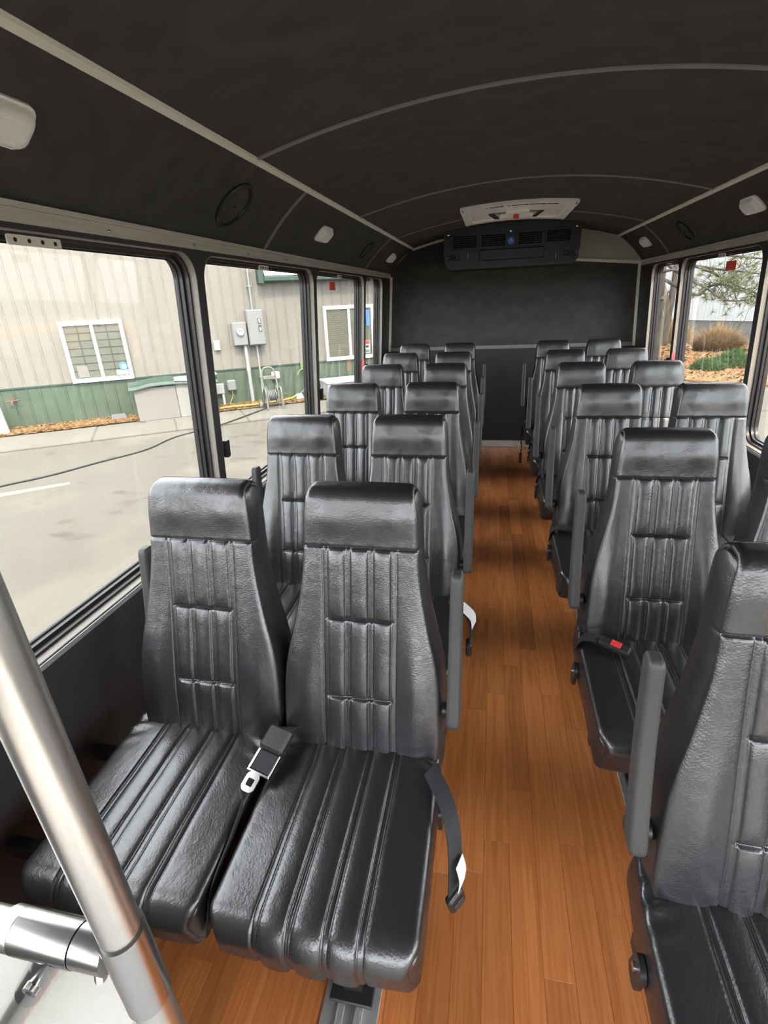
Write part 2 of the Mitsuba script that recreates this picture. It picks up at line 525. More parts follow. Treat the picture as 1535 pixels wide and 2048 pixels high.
for a, b in zip(seams[:-1], seams[1:]):
    obj('panel', arc_strip(a + .004, b - .004, 0.0, 0.03), cloth, ce, 30)
for y in seams[1:-1]:
    obj('rib', arc_strip(y - .011, y + .011, -0.004, 0.028), rib_m, ce, 30, label='grey fabric-covered joint strip across the ceiling')
obj('roof_skin', arc_strip(YF, YB + .05, 0.031, 0.06), white_m, ce, 30)
cseams = {-1: [YF, -0.9, 1.0 - .75, 2.36, 4.31, YB], 1: [YF, -0.9, 0.45, 2.36, 4.58, YB]}
for side in (-1, 1):
    a3 = np.array([XCL if side < 0 else XCR, 0, ZC])
    b3 = np.array([XL if side < 0 else XR, 0, ZW])
    d = (b3 - a3)
    n = np.array([-d[2], 0, d[0]]) * (1 if side < 0 else -1)
    n /= np.linalg.norm(n)
    n = n if n[2] > 0 else -n          # outwards/up
    bow = 0.012

    def cp(t, y, o):
        return a3 + d * t + n * (o + bow * 4 * t * (1 - t)) + np.array([0, y, 0])

    ts = np.linspace(0, 1, 9)

    def cove(y0, y1, o0, o1):
        lo = np.array([[cp(t, y, o0) for t in ts] for y in (y0, y1)])
        hi = np.array([[cp(t, y, o1) for t in ts] for y in (y0, y1)])
        m = gridmesh(np.concatenate([lo, hi[:, ::-1], lo[:, :1]], 1), side > 0)
        return cat([m, gridmesh(np.stack([lo[0], hi[0]])), gridmesh(np.stack([lo[-1], hi[-1]]), True)])
    for a, b in zip(cseams[side][:-1], cseams[side][1:]):
        obj('cove_panel', cove(a + .003, b - .003, 0.0, 0.03), cloth, ce, 30)
    for y in cseams[side][1:-1]:
        obj('cove_rib', cove(y - .011, y + .011, -0.004, 0.028), rib_m, ce, 30)
    t = structroot(f'trim_{3 if side < 0 else 4}', f'cream strip along the {"left" if side < 0 else "right"} edge of the ceiling')
    p0 = a3 + np.array([0, 0, -.001])
    dd = d / np.linalg.norm(d)
    pq = [a3 + v for v in (np.array([side * -.012, 0, .003]), np.array([side * -.010, 0, -.005]), dd * .000 - n * .008, dd * .013 - n * .005, dd * .015 + n * .004, np.array([0, 0, .02]))]
    m = hull([q + np.array([0, y, 0]) for q in pq for y in (YF + .02, YB - .013)])
    obj('strip', m, trim_m, t)

# back wall
outline = [(XL - LEAN * ZW, -.0), (XR + LEAN * ZW, 0.0), (XR, ZW), (XCR, ZC)] + [(x, ceil_z(x)) for x in xs[::-1]] + [(XL, ZW)]
bw = structroot('wall_back', 'black fabric-covered rear bulkhead of the bus')


def back_ext(poly, y0, y1):
    m = ext(poly, y1 - y0)
    return xf(m, np.array([[1, 0, 0, 0], [0, 0, -1, y1], [0, 1, 0, 0], [0, 0, 0, 1.0]]))


bp = Polygon(outline).buffer(0)
obj('shell', back_ext(bp.buffer(.03), YB + .0002, YB + .05), beige_p, bw)
zw = lambda x: 1.757 - (x - 0.75) * 0.092
cover = bp.buffer(.004).intersection(sbox(-2, 1.0, 2, 2.5)).difference(Polygon([(0.70, zw(.70)), (1.5, zw(1.5)), (1.5, 2.5), (0.70, 2.5)]))
obj('upper_panel', back_ext(cover, YB - .012, YB - .0002), cloth, bw)
obj('lower_panel', back_ext(bp.buffer(-.004).intersection(sbox(-2, .07, 2, 1.0)), YB - .009, YB - .0002), wall_m, bw)
obj('waist_strip', cbox((XL - .04, YB - .020, 1.000), (XR + .04, YB - .0122, 1.034), .002), rib_m, bw, label='grey strip across the middle of the rear wall')
obj('base_strip', cbox((XL - .09, YB - .018, .001), (XR + .09, YB - .0006, .072), .003), alu, bw, label='grey metal strip at the foot of the rear wall')
lipL = Polygon([(x, ceil_z(x) - .024) for x in xs[:16]] + [(x, ceil_z(x) - .004) for x in xs[:16][::-1]])
obj('edge_strip', back_ext(lipL, YB - .022, YB - .0122), trim_m, bw, label='cream edge strip at the top left of the rear wall')
lipR = Polygon([(0.70, zw(.70) - .014), (1.275, zw(1.275) - .014), (1.275, zw(1.275) + .010), (.70, zw(.70) + .010)])
obj('edge_strip', back_ext(lipR, YB - .034, YB - .0002), trim_m, bw, label='cream ledge under the bare beige panel')
for s, x in ((-1, XL), (1, XR)):
    pl = Polygon([(x - s * .004, ZW - .03), (x + s * LEAN * .72 - s * .004, 1.0), (x + s * LEAN * .72 - s * .027, 1.0), (x - s * .027, ZW - .03)])
    obj('corner_strip', back_ext(pl, YB - .026, YB - .0125), trim_m, bw, label='cream upright strip in the rear corner')
wf = structroot('wall_front', 'front end of the bus around the windscreen')
fo = Polygon(outline).buffer(.04)
obj('shell', back_ext(fo.difference(rrect(-1.0, .62, 1.28, 1.92, .12)), YF - .05, YF - .001), wall_m, wf)
obj('windscreen', xf(trimesh.Trimesh(np.array([(-1.01, YF - .02, .61), (1.29, YF - .02, .61), (1.29, YF - .02, 1.93), (-1.01, YF - .02, 1.93)]), [[0, 1, 2], [0, 2, 3]], process=False), np.eye(4)), clear, wf)

# ------------------------------------------------------------------ exterior ground and buildings
G = -0.72
ga = structroot('asphalt_lot', 'pale weathered asphalt of the car park')
A0 = np.array([-9.922, 8.551, G])
ANG = math.radians(34.45)
U, NB = np.array([math.cos(ANG), math.sin(ANG), 0]), np.array([-math.sin(ANG), math.cos(ANG), 0])
BM = mat(ANG, A0)                   # building frame: x along the facade, y into the building, z up from the ground
obj('surface', xf(cbox((-60, -70, -.3), (60, 0.3, 0.0), 0), BM), asphalt, ga)


def bl(name, mesh, m, parent, smooth=False, **k):
    return obj(name, xf(mesh, BM), m, parent, smooth, **k)


def bs(p):
    """world point -> facade coordinates"""
    q = np.linalg.inv(BM) @ np.r_[p, 1]
    return q[:3]


exec_kerb = [bs(P(x, y, Z=G)) for x, y in [(0, 902), (200, 880), (380, 858), (440, 850), (600, 842)]]
kd = np.mean([q[1] for q in exec_kerb])
# concrete walk slabs
cw = structroot('concrete_walk', 'concrete walk along the foot of the green-skirted metal building')
j1 = [bs(P(735, 600 + 0, Z=G))] if False else []
sl = [-9, -6.5, -4.0, -1.5]
for px in [(190, 870), (352, 852), (497, 842)]:
    sl.append(bs(P(*px, Z=G))[0])
sl += [sl[-1] + 2.2, sl[-1] + 4.6, sl[-1] + 7.2]
for a, b in zip(sl[:-1], sl[1:]):
    bl('slab', cbox((a + .012, kd, -.10), (b - .012, -0.30, 0.035), .012), concrete, cw)
    bl('joint', cbox((b - .011, kd + .01, -.10), (b + .011, -0.30, 0.026), 0), asphalt, cw)

# metal building
mb = thing('metal_building', 'beige ribbed metal building with a green wainscot beyond the left bus windows', 'building')
PWD = 0.232
S0, S1 = -7.0, 16.0
bl('core', cbox((S0, 0.03, 0.0), (S1, 6.0, 3.6), 0), siding, mb)
w1 = (1.56, 0.855, 2.745, 2.075)
w2 = (7.14, 0.855, 8.44, 2.13)


def siding_piece(s0, s1, z0, z1, m, name):
    # a flat pan with a raised rib at each side, a thin folded sheet
    pr = [(s0, 0.0), (s0 + .018, 0.0), (s0 + .028, -.012), (s0 + .042, -.012), (s0 + .052, 0.0), (s1, 0.0), (s1, .028), (s0, .028)]
    me = ext(Polygon(pr), z1 - z0)
    me.apply_translation([0, 0, z0])
    return bl(name, me, m, mb)


s = S0
while s < S1:
    e = s + PWD
    segs_b = [(0.86, 4.3)]
    segs_g = [(0.0, 0.84)]
    siding_piece(s, e - .002, 0.0, 0.845, green, 'wainscot_panel')
    siding_piece(s, e - .002, 0.868, 3.6, siding, 'siding_panel')
    s = e
bl('belt_trim', cbox((S0, -.028, .835), (S1, .0, .872), .004), greentrim, mb, label='green strip between wainscot and siding')
bl('base_trim', cbox((S0, -.026, .0), (S1, .0, .05), .004), greentrim, mb)


def bwindow(s0, z0, s1, z1, blinds):
    w = bl('window', cat([xf(ext(rrect(s0, z0, s1, z1, .01).difference(sbox(s0 + .075, z0 + .085, s1 - .075, z1 - .085)), .07), np.array([[1, 0, 0, 0], [0, 0, -1, 0.0], [0, 1, 0, 0], [0, 0, 0, 1.0]])),
                          cbox((0.5 * (s0 + s1) - .035, -.055, z0 + .08), (0.5 * (s0 + s1) + .035, -.005, z1 - .08), .004)]), vinyl, mb, label='white framed sliding window')
    mid = 0.5 * (s0 + s1)
    for a, b in ((s0 + .07, mid - .03), (mid + .03, s1 - .07)):
        bl('pane', cbox((a, -.024, z0 + .08), (b, -.018, z1 - .08), 0), darkpane, w)
        if not blinds:
            n = 7
            for i in range(1, n):
                z = z0 + .085 + (z1 - z0 - .17) * i / n
                bl('muntin', cbox((a, -.034, z - .006), (b, -.0242, z + .006), 0), bar_m, w)
            c = a + (b - a) * (.5 if a < mid else .48)
            bl('muntin', cbox((c - .006, -.036, z0 + .08), (c + .006, -.0242, z1 - .08), 0), bar_m, w)
        else:
            for i in range(22):
                z = z0 + .10 + (z1 - z0 - .2) * (i + .5) / 22
                if i > 15 and a > mid:
                    continue
                bl('blind_slat', cbox((a + .01, -.031, z - .013), (b - .01, -.0242, z + .010), 0), blind_m, w)
    return w


wa = bwindow(*w1, False)
bl('paper_notice', cbox((1.70, -.040, .96), (1.90, -.0345, 1.20), 0), bin_m, wa)
bl('round_sticker', xf(trimesh.creation.cylinder(.085, .006, sections=24), np.array([[1, 0, 0, 2.58], [0, 0, 1, -.040], [0, 1, 0, 1.13], [0, 0, 0, 1.0]])), blue_m, wa)
bl('sticker_centre', xf(trimesh.creation.cylinder(.05, .006, sections=24), np.array([[1, 0, 0, 2.59], [0, 0, 1, -.044], [0, 1, 0, 1.12], [0, 0, 0, 1.0]])), vinyl, wa)
bl('paper_notice', cbox((2.42, -.040, .955), (2.66, -.0345, 1.06), 0), vinyl, wa)
wb = bwindow(*w2, True)
bl('sticker', cbox((8.16, -.040, .97), (8.32, -.0345, 1.28), 0), vinyl, wb)
bl('sticker_band', cbox((8.17, -.043, 1.19), (8.31, -.0401, 1.27), 0), red_m, wb)
bl('sticker_band', cbox((8.17, -.043, .985), (8.31, -.0401, 1.06), 0), teal, wb)
bl('sticker_mark', cbox((8.20, -.043, 1.10), (8.28, -.0401, 1.16), 0), bar_m, wb)
bl('paper_notice', cbox((8.24, -.046, 1.62), (8.33, -.0405, 2.0), 0), blue_m, wb)
# awning over the door with green fascia
aw = bl('awning', hull([(5.78, -.22, 2.70), (9.5, -.22, 2.70), (5.78, -.22, 2.80), (9.5, -.22, 2.80), (5.78, 0, 2.74), (9.5, 0, 2.74), (5.78, 0, 3.0), (9.5, 0, 3.0)]), greentrim, mb, label='green fascia of the awning')
bl('roof_sheet', hull([(5.80, -.27, 2.81), (9.5, -.27, 2.81), (5.80, 0, 3.05), (9.5, 0, 3.05), (5.80, -.27, 2.83), (9.5, -.27, 2.83), (5.80, 0, 3.07), (9.5, 0, 3.07)]), far_white, aw)
bl('gutter', cbox((5.78, -.30, 2.69), (9.5, -.215, 2.80), .02), greentrim, aw)
for q in np.arange(5.9, 9.5, .3):
    bl('roof_rib', hull([(q, -.27, 2.83), (q + .03, -.27, 2.83), (q, 0, 3.07), (q + .03, 0, 3.07), (q + .01, -.27, 2.85), (q + .02, -.27, 2.85), (q + .01, 0, 3.09), (q + .02, 0, 3.09)]), far_white, aw)
for a in (5.78,):
    bl('bracket', cbox((a - .12, -.26, 2.66), (a, -.021, 2.98), .004), greentrim, aw)


def bthing(name, label, category, parts):
    t = thing(name, label, category)
    for nm, me, m, *sm in parts:
        bl(nm, me, m, t, sm[0] if sm else False)
    return t


def cyl(p0, p1, r, s=14):
    return tube([p0, p1], r, s)


def disc_y(x, y0, y1, z, r, s=24):
    return tube([(x, y0, z), (x, y1, z)], r, s)


bthing('electric_meter', 'pale grey meter box with a round dial left of the taller disconnect box', 'electric meter', [
    ('box', cbox((4.95, -.20, 1.38), (5.27, -.0205, 1.88), .012), grey_box), ('lid', cbox((4.965, -.213, 1.395), (5.255, -.2005, 1.865), .006), grey_box),
    ('dial', disc_y(5.115, -.2135, -.27, 1.675, .075), vinyl, 40), ('dial_ring', disc_y(5.115, -.2132, -.235, 1.675, .088), galv, 40), ('dial_window', cbox((5.06, -.274, 1.69), (5.17, -.2702, 1.72), 0), galv)])
bthing('disconnect_box', 'tall grey electrical disconnect box with a lever right of the meter', 'electrical box', [
    ('box', cbox((5.295, -.24, 1.37), (5.665, -.0205, 2.13), .012), grey_box), ('door', cbox((5.31, -.256, 1.385), (5.65, -.2405, 2.115), .008), grey_box),
    ('lever_plate', cbox((5.53, -.262, 1.83), (5.60, -.2565, 1.95), .003), bar_m), ('lever_plate', cbox((5.53, -.262, 1.66), (5.60, -.2565, 1.80), .003), bar_m),
    ('lever', cbox((5.545, -.285, 1.84), (5.585, -.2625, 1.94), .005), vinyl), ('lever', cbox((5.545, -.285, 1.67), (5.585, -.2625, 1.75), .005), vinyl)])
bthing('conduit', 'galvanised conduit rising from the disconnect box to the eaves', 'pipe', [('pipe', cyl((5.47, -.10, 2.131), (5.47, -.10, 3.6), .032), galv, 40), ('strap', cbox((5.42, -.135, 2.6), (5.52, -.0205, 2.63), .004), galv)])
bthing('conduit', 'thick pale conduit running down from the meter to the ground', 'pipe', [('pipe', cyl((5.20, -.11, 0.04), (5.20, -.11, 1.379), .042), pvc, 40), ('coupling', cyl((5.20, -.11, .80), (5.20, -.11, .88), .050), pvc, 40)])
bthing('conduit', 'thin pale conduit running down from the disconnect box', 'pipe', [('pipe', cyl((5.46, -.11, 0.04), (5.46, -.11, 1.369), .020), pvc, 40), ('strap', cbox((5.425, -.135, .62), (5.495, -.0205, .65), .003), galv)])
bthing('thermostat_box', 'small pale box on the beige siding beside the window pillar', 'utility box', [('body', cbox((4.51, -.08, 1.30), (4.65, -.0205, 1.52), .01), pvc), ('cover', cbox((4.52, -.09, 1.31), (4.64, -.0805, 1.51), .004), pvc)])
bthing('cable_box', 'pale box on a white post low on the green wainscot', 'utility box', [('body', cbox((4.38, -.12, .34), (4.58, -.0205, .57), .01), pvc), ('pipe', cyl((4.54, -.07, 0), (4.54, -.07, .339), .03), vinyl, 40)])
bthing('cable_box', 'rounded blue-grey box beside the white post on the green wainscot', 'utility box', [('body', cbox((4.66, -.11, .38), (4.87, -.0205, .63), .03), grey_box), ('lead', tube(bez([(4.76, -.07, .38), (4.75, -.09, .25), (4.68, -.12, .13), (4.66, -.14, .06)], 6), .010, 6), yellow, True)])
bthing('outlet_box', 'white outlet box with a yellow plug right of the hose reel', 'outlet', [('cover', cbox((5.72, -.11, .55), (5.92, -.0205, .73), .025), vinyl), ('plug', hull([(5.79, -.09, .55), (5.84, -.09, .55), (5.79, -.05, .55), (5.84, -.05, .55), (5.81, -.08, .47), (5.83, -.08, .47), (5.81, -.06, .47), (5.83, -.06, .47)]), rust),
    ('lead', tube(bez([(5.82, -.07, .48), (5.83, -.08, .33), (5.74, -.12, .15), (5.66, -.18, .06)], 6), .008, 6), paleyel, True)])
bthing('hose_hook', 'pale green curved hose hook on the green wainscot', 'hook', [('arch', tube(bez([(6.33, -.14, .60), (6.40, -.14, .70), (6.50, -.14, .735), (6.60, -.14, .71), (6.68, -.14, .63)], 8), .018, 8), limeg, True), ('arm', cyl((6.50, -.14, .73), (6.50, -.0205, .73), .02), limeg, 40), ('back_plate', cbox((6.46, -.04, .70), (6.54, -.0205, .90), .006), limeg)])
bthing('red_sign', 'small red sign high on the far siding', 'sign', [('plate', cbox((7.33, -.04, 2.54), (7.60, -.0205, 2.62), .003), redtag_m)]) if False else None
bthing('flood_light', 'dark grey flood light lying on the mulch', 'light', [('housing', hull([(2.13, -.42, .06), (2.45, -.42, .06), (2.16, -.24, .06), (2.42, -.24, .06), (2.16, -.40, .19), (2.42, -.40, .19), (2.20, -.26, .17), (2.38, -.26, .17)]), galv if False else reel_d), ('foot', cbox((2.2, -.38, .02), (2.38, -.28, .061), .005), reel_d)])
bthing('marker_post', 'white board leaning upright at the far left of the wainscot', 'post', [('board', hull([(0.17, -.62, 0), (.33, -.62, 0), (0.17, -.57, 0), (.33, -.57, 0), (.13, -.62, .70), (.29, -.62, .70), (.13, -.57, .70), (.29, -.57, .70)]), white_m), ('stake', cbox((.19, -.569, 0), (.23, -.54, .4), .003), white_m)])
bthing('hose_bib', 'rusty tap on the green wainscot beside the white board', 'tap', [('pipe', cyl((.42, -.0205, .62), (.42, -.16, .62), .022), rust, 40), ('spout', tube(bez([(.42, -.15, .62), (.42, -.2, .60), (.42, -.21, .55)], 5), .018, 8), rust, True), ('wheel', disc_y(.42, -.09, -.105, .68, .035, 12), rust), ('stem', cyl((.30, -.12, .62), (.55, -.12, .64), .012), rust)])
bthing('water_jug', 'pale teal plastic jug at the far left of the wainscot', 'jug', [('body', xf(lathe([(0, 0), (.13, 0), (.15, .03), (.15, .22), (.11, .30), (.05, .34), (.05, .38), (0, .38)], 24), mat(0, (-.04, -.33, .22))), teal, 40), ('stand', cbox((-.2, -.48, 0), (.10, -.2, .218), .01), bin_m)])
# storage bin with a warped green lid
bn = thing('storage_bin', 'taupe plastic outdoor storage bin with a warped green lid', 'storage bin')
bx0, bx1 = 2.70, 4.32
bl('front_panel', cbox((bx0, -.86, .05), (3.52, -.84, .73), .008), bin_m, bn)
bl('front_panel', cbox((3.525, -.86, .05), (bx1, -.84, .76), .008), bin2_m, bn)
for a in (bx0, bx1 - .02):
    bl('side_panel', cbox((a, -.839, .05), (a + .02, -.20, .74), .006), bin_m, bn)
bl('back_panel', cbox((bx0, -.20, .05), (bx1, -.18, .74), .006), bin_m, bn)
bl('base', cbox((bx0 + .02, -.87, .0), (bx1, -.17, .049), .01), reel_d, bn)
bl('skid', cbox((bx0 - .01, -.90, .0), (bx0 + .1, -.871, .05), .01), greentrim, bn)
lx = np.linspace(bx0 - .08, bx1 + .08, 40)
lz = .80 + .03 * np.sin((lx - bx0) * 2.1 + .4) - .045 * np.exp(-((lx - bx0 - .0) / .25) ** 2)
ly = np.array([-.93, -.91, -.86, -.55, -.2, -.17])
hh = np.array([-.055, 0, .022, .05, .03, -.05])
top = np.array([[(x, y, z + h) for x, z in zip(lx, lz)] for y, h in zip(ly, hh)])
bot = top - np.array([0, 0, .018])
loopm = cat([gridmesh(top), gridmesh(bot, True), gridmesh(np.stack([top[0], bot[0]]), True), gridmesh(np.stack([top[-1], bot[-1]])), gridmesh(np.stack([top[:, 0], bot[:, 0]])), gridmesh(np.stack([top[:, -1], bot[:, -1]]), True)])
bl('lid', loopm, greentrim, bn, 40)
bl('torn_cover', hull([(3.52, -.94, .83), (3.62, -.94, .90), (3.86, -.92, .80), (4.05, -.93, .88), (3.52, -.60, .87), (4.05, -.60, .89), (3.8, -.94, .805)]), white_m, bn)
bl('torn_cover', hull([(4.02, -.94, .86), (4.4, -.94, .885), (4.02, -.5, .89), (4.4, -.5, .90), (4.4, -.94, .90)]), pvc, bn)
# hose reel cart
hr = thing('hose_reel_cart', 'grey hose reel cart with a black wheel in front of the conduits', 'hose reel')
ox, oy = 5.34, -1.02
for a in (0.0, .34):
    bl('side_frame', cat([tube(bez([(ox + a + .10 * (1 if a else -1) * 0, oy - .22, .02), (ox + a, oy - .20, .45), (ox + a, oy - .05, .50), (ox + a, oy + .15, .36), (ox + a, oy + .25, .10)], 5), .020, 8), cbox((ox + a - .02, oy - .24, 0), (ox + a + .02, oy + .27, .035), .006)]), reel_m, hr, True)
for a in (.05, .28):
    th_ = np.linspace(0, 2 * np.pi, 25)
    bl('reel_flange', tube(np.column_stack([np.full(25, ox + a), oy + .04 + .20 * np.cos(th_), .33 + .20 * np.sin(th_)]), .012, 6, False), reel_m, hr, True)
    for k_ in range(3):
        c, sn = math.cos(k_ * math.pi / 3), math.sin(k_ * math.pi / 3)
        bl('spoke', cyl((ox + a, oy + .04 - .2 * c, .33 - .2 * sn), (ox + a, oy + .04 + .2 * c, .33 + .2 * sn), .009, 6), reel_m, hr)
bl('drum', cyl((ox + .05, oy + .04, .33), (ox + .28, oy + .04, .33), .085, 16), reel_d, hr, 40)
for i in range(6):
    th_ = np.linspace(0, 2 * np.pi, 19)
    bl('hose_turn', tube(np.column_stack([np.full(19, ox + .075 + .034 * i), oy + .04 + .105 * np.cos(th_), .33 + .105 * np.sin(th_)]), .016, 6, False), reel_d, hr, True)
bl('base_bar', cbox((ox - .02, oy - .25, 0), (ox + .36, oy - .21, .04), .006), reel_m, hr)
bl('handle', tube(bez([(ox + .02, oy + .12, .38), (ox + .02, oy + .2, .72), (ox + .08, oy + .22, .90), (ox + .26, oy + .22, .90), (ox + .33, oy + .2, .72), (ox + .33, oy + .12, .38)], 6), .020, 8), reel_m, hr, True)
bl('handle_plate', cbox((ox + .04, oy + .18, .66), (ox + .31, oy + .22, .74), .008), reel_m, hr)
wh = bl('wheel', tube([(ox + .40, oy + .28, .09), (ox + .46, oy + .28, .09)], .09, 20), reel_d, hr, 40)
bl('hub', tube([(ox + .395, oy + .28, .09), (ox + .465, oy + .28, .09)], .035, 12), galv, wh, 40)
bl('wheel', tube([(ox - .10, oy + .28, .09), (ox - .04, oy + .28, .09)], .09, 20), reel_d, hr, 40)
bl('axle', cyl((ox - .04, oy + .28, .09), (ox + .40, oy + .28, .09), .012, 8), galv, hr)
bl('crank', cyl((ox + .36, oy + .04, .33), (ox + .46, oy - .16, .36), .012, 8), reel_d, hr)
# mulch strip: a bed with chips
rg = np.random.default_rng(3)
gx = np.arange(-4.0, 9.0, .09)
gy = np.linspace(-.72, -.02, 8)
mp = np.array([[(x, y, .045 + .03 * math.sin((y + .72) / .7 * math.pi) + .02 * rg.random()) for x in gx] for y in gy])
mu = structroot('mulch_bed', 'strip of brown bark mulch along the foot of the wainscot')
bl('soil', cat([gridmesh(mp)]), mulch_m, mu)
ch = []
for i in range(2600):
    x, y = rg.uniform(-1.5, 8.2), rg.uniform(-.76, -.03)
    c = cbox((-.03, -.012, -.006), (.03, .012, .006), 0)
    a = trimesh.transformations.euler_matrix(rg.normal(0, .35), rg.normal(0, .35), rg.uniform(0, 6.28))
    a[:3, 3] = (x, y, .075 + .02 * rg.random())
    s_ = rg.uniform(.5, 1.3)
    c.apply_scale(s_)
    ch.append(xf(c, a))
k_ = obj('bark_chips', xf(cat(ch), BM), mulch_m, mu)
labels[k_] = {'kind': 'stuff', 'label': 'loose brown bark chips on the bed'}
one('garden_hose', 'yellow garden hose lying on the mulch behind the hose reel', 'hose', xf(tube(bez([(4.36, -.62, .10), (4.6, -.60, .11), (5.0, -.66, .11), (5.5, -.62, .11), (5.85, -.5, .11), (6.1, -.42, .13), (6.25, -.36, .19)], 8), .022, 8), BM), yellow, True)
bthing('spray_nozzle', 'white hose nozzle lying at the end of the yellow hose', 'nozzle', [('body', hull([(6.18, -.46, .09), (6.38, -.42, .09), (6.2, -.34, .09), (6.36, -.32, .09), (6.22, -.42, .21), (6.34, -.38, .20)]), vinyl), ('barrel', cyl((6.3, -.36, .19), (6.45, -.28, .27), .012, 8), galv)])
bthing('white_bench', 'long white box standing at the green wainscot below the far window', 'box', [('body', cbox((6.9, -.75, .03), (8.7, -.10, .40), .015), vinyl), ('lid', cbox((6.87, -.78, .401), (8.73, -.08, .46), .012), vinyl)])
# cable across the asphalt
cpt = [P(-160, 1012, Z=G + .012), P(0, 973, Z=G + .012), P(100, 951, Z=G + .012), P(200, 924, Z=G + .012), P(290, 900, Z=G + .012), P(345, 876, Z=G + .012), P(395, 862, Z=G + .012), P(440, 850, Z=G + .05)]
cq = [bs(q) for q in cpt] + [np.array([5.25, -1.1, .06]), np.array([5.42, -1.0, .10])]
one('black_hose', 'thin black hose snaking across the asphalt to the hose reel', 'hose', xf(tube(bez(cq, 10), .013, 8), BM), rubber, True)
q0, q1, q2, q3 = [P(*q, Z=G + .003) for q in ((-80, 1000), (139, 964), (140, 968), (-80, 1008))]
pl_ = struct('painted_line', hull([q0, q1, q2, q3, q0 - [0, 0, .004], q1 - [0, 0, .004], q2 - [0, 0, .004], q3 - [0, 0, .004]]), paleyel, 'faded yellow parking line painted on the asphalt')

# right-hand side: leaf litter bed, far pale building, pine, grasses, junipers
RG = np.random.default_rng(11)
lb = structroot('leaf_bed', 'planting bed strewn with orange fallen leaves beyond the right windows')
kerb = [P(x, y, Z=G) for x, y in ((1330, 757), (1380, 764), (1440, 768), (1500, 771), (1535, 774), (1640, 790))]
bedpoly = Polygon([(q[0], q[1]) for q in kerb] + [(14, 14), (13, 20), (8.2, 23.0), (7.0, 24.5), (2, 24), (3, 18)]).buffer(0)
me = ext(bedpoly, .06)
me.apply_translation([0, 0, G - .01])
obj('soil', me, mulch_m, lb)
lf = []
tri = np.array([[-.05, 0, 0], [0, -.03, .006], [.05, 0, 0], [0, .03, .008]])
minx, miny, maxx, maxy = bedpoly.bounds
cnt = 0
while cnt < 6000:
    x, y = RG.uniform(4, 12), RG.uniform(12, 26)
    if not bedpoly.contains(Point(x, y)):
        continue
    a = trimesh.transformations.euler_matrix(RG.normal(0, .4), RG.normal(0, .4), RG.uniform(0, 6.28))
    a[:3, 3] = (x, y, G + .065 + .02 * RG.random())
    v = (tri * RG.uniform(.6, 1.4)) @ a[:3, :3].T + a[:3, 3]
    lf.append(v)
    cnt += 1
lv = np.vstack(lf)
n_ = len(lf)
ff = np.vstack([np.array([[0, 1, 2], [0, 2, 3]]) + 4 * i for i in range(n_)])
k_ = obj('fallen_leaves', trimesh.Trimesh(lv, ff, process=False), mulch_m, lb)
labels[k_] = {'kind': 'stuff', 'label': 'orange and tan fallen leaves'}
fb = thing('pale_warehouse', 'pale ribbed warehouse on a grey foundation behind the pine tree', 'building')
FM = mat(math.atan2(-.825, .566), (9.2 - .566 * 12, 29.0 + .825 * 12, G))
FH = .66
obj('foundation', xf(cbox((0, -.02, -1.2), (30, 6, FH), .02), FM), far_grey, fb)
for i in range(86):
    a = i * .35
    pr = Polygon([(a, 0.0), (a + .05, 0), (a + .07, -.04), (a + .12, -.04), (a + .14, 0), (a + .348, 0), (a + .348, .05), (a, .05)])
    me = ext(pr, 5.5)
    me.apply_translation([0, -.06, FH + .001])
    obj('siding_panel', xf(me, FM), far_white, fb)
obj('core', xf(cbox((0, .0, FH + .001), (30, 5.9, 6.1), 0), FM), far_white, fb)


def needle_tuft(c, r, n, rg_, dirn=None):
    """a tuft of thin needles: narrow triangles"""
    d = rg_.normal(size=(n, 3))
    d[:, 2] += .25
    if dirn is not None:
        d += 0.9 * np.asarray(dirn)
    d /= np.linalg.norm(d, axis=1, keepdims=True)
    w = np.cross(d, rg_.normal(size=(n, 3)))
    w /= np.linalg.norm(w, axis=1, keepdims=True)
    L = r * rg_.uniform(.6, 1.1, (n, 1))
    ww = .0075
    v = np.stack([c - w * ww, c + w * ww, c + d * L], 1)
    return v.reshape(-1, 3)


def tri_soup(v):
    return trimesh.Trimesh(v, np.arange(len(v)).reshape(-1, 3), process=False)


pt = thing('pine_tree', 'tall pine with a straight grey trunk and open needled branches outside the right windows', 'tree')
TY = 18.4
tb, tm, tt = P(1306, 722, Y=TY), P(1312, 630, Y=TY), P(1322, 520, Y=TY)
tb[2] = G
tp = bez([tb, tm, tt, tt + (tt - tm) * 1.0], 8)
obj('trunk', tube(tp, np.linspace(.175, .14, len(tp)), 14), bark, pt, True)
brs = []
BY = 17.5
br_px = [[(1322, 455), (1360, 520), (1420, 536), (1480, 543), (1560, 552)], [(1322, 440), (1400, 500), (1470, 512), (1560, 520)],
         [(1322, 500), (1380, 528), (1430, 548), (1480, 575), (1530, 592)], [(1330, 560), (1390, 590), (1420, 572), (1450, 570), (1500, 588), (1545, 605)],
         [(1322, 520), (1370, 555), (1410, 575), (1450, 600), (1500, 600)], [(1320, 545), (1345, 540), (1375, 546)], [(1322, 600), (1335, 585), (1345, 575)],
         [(1320, 480), (1400, 480), (1480, 490), (1560, 480)]]
tufts = []
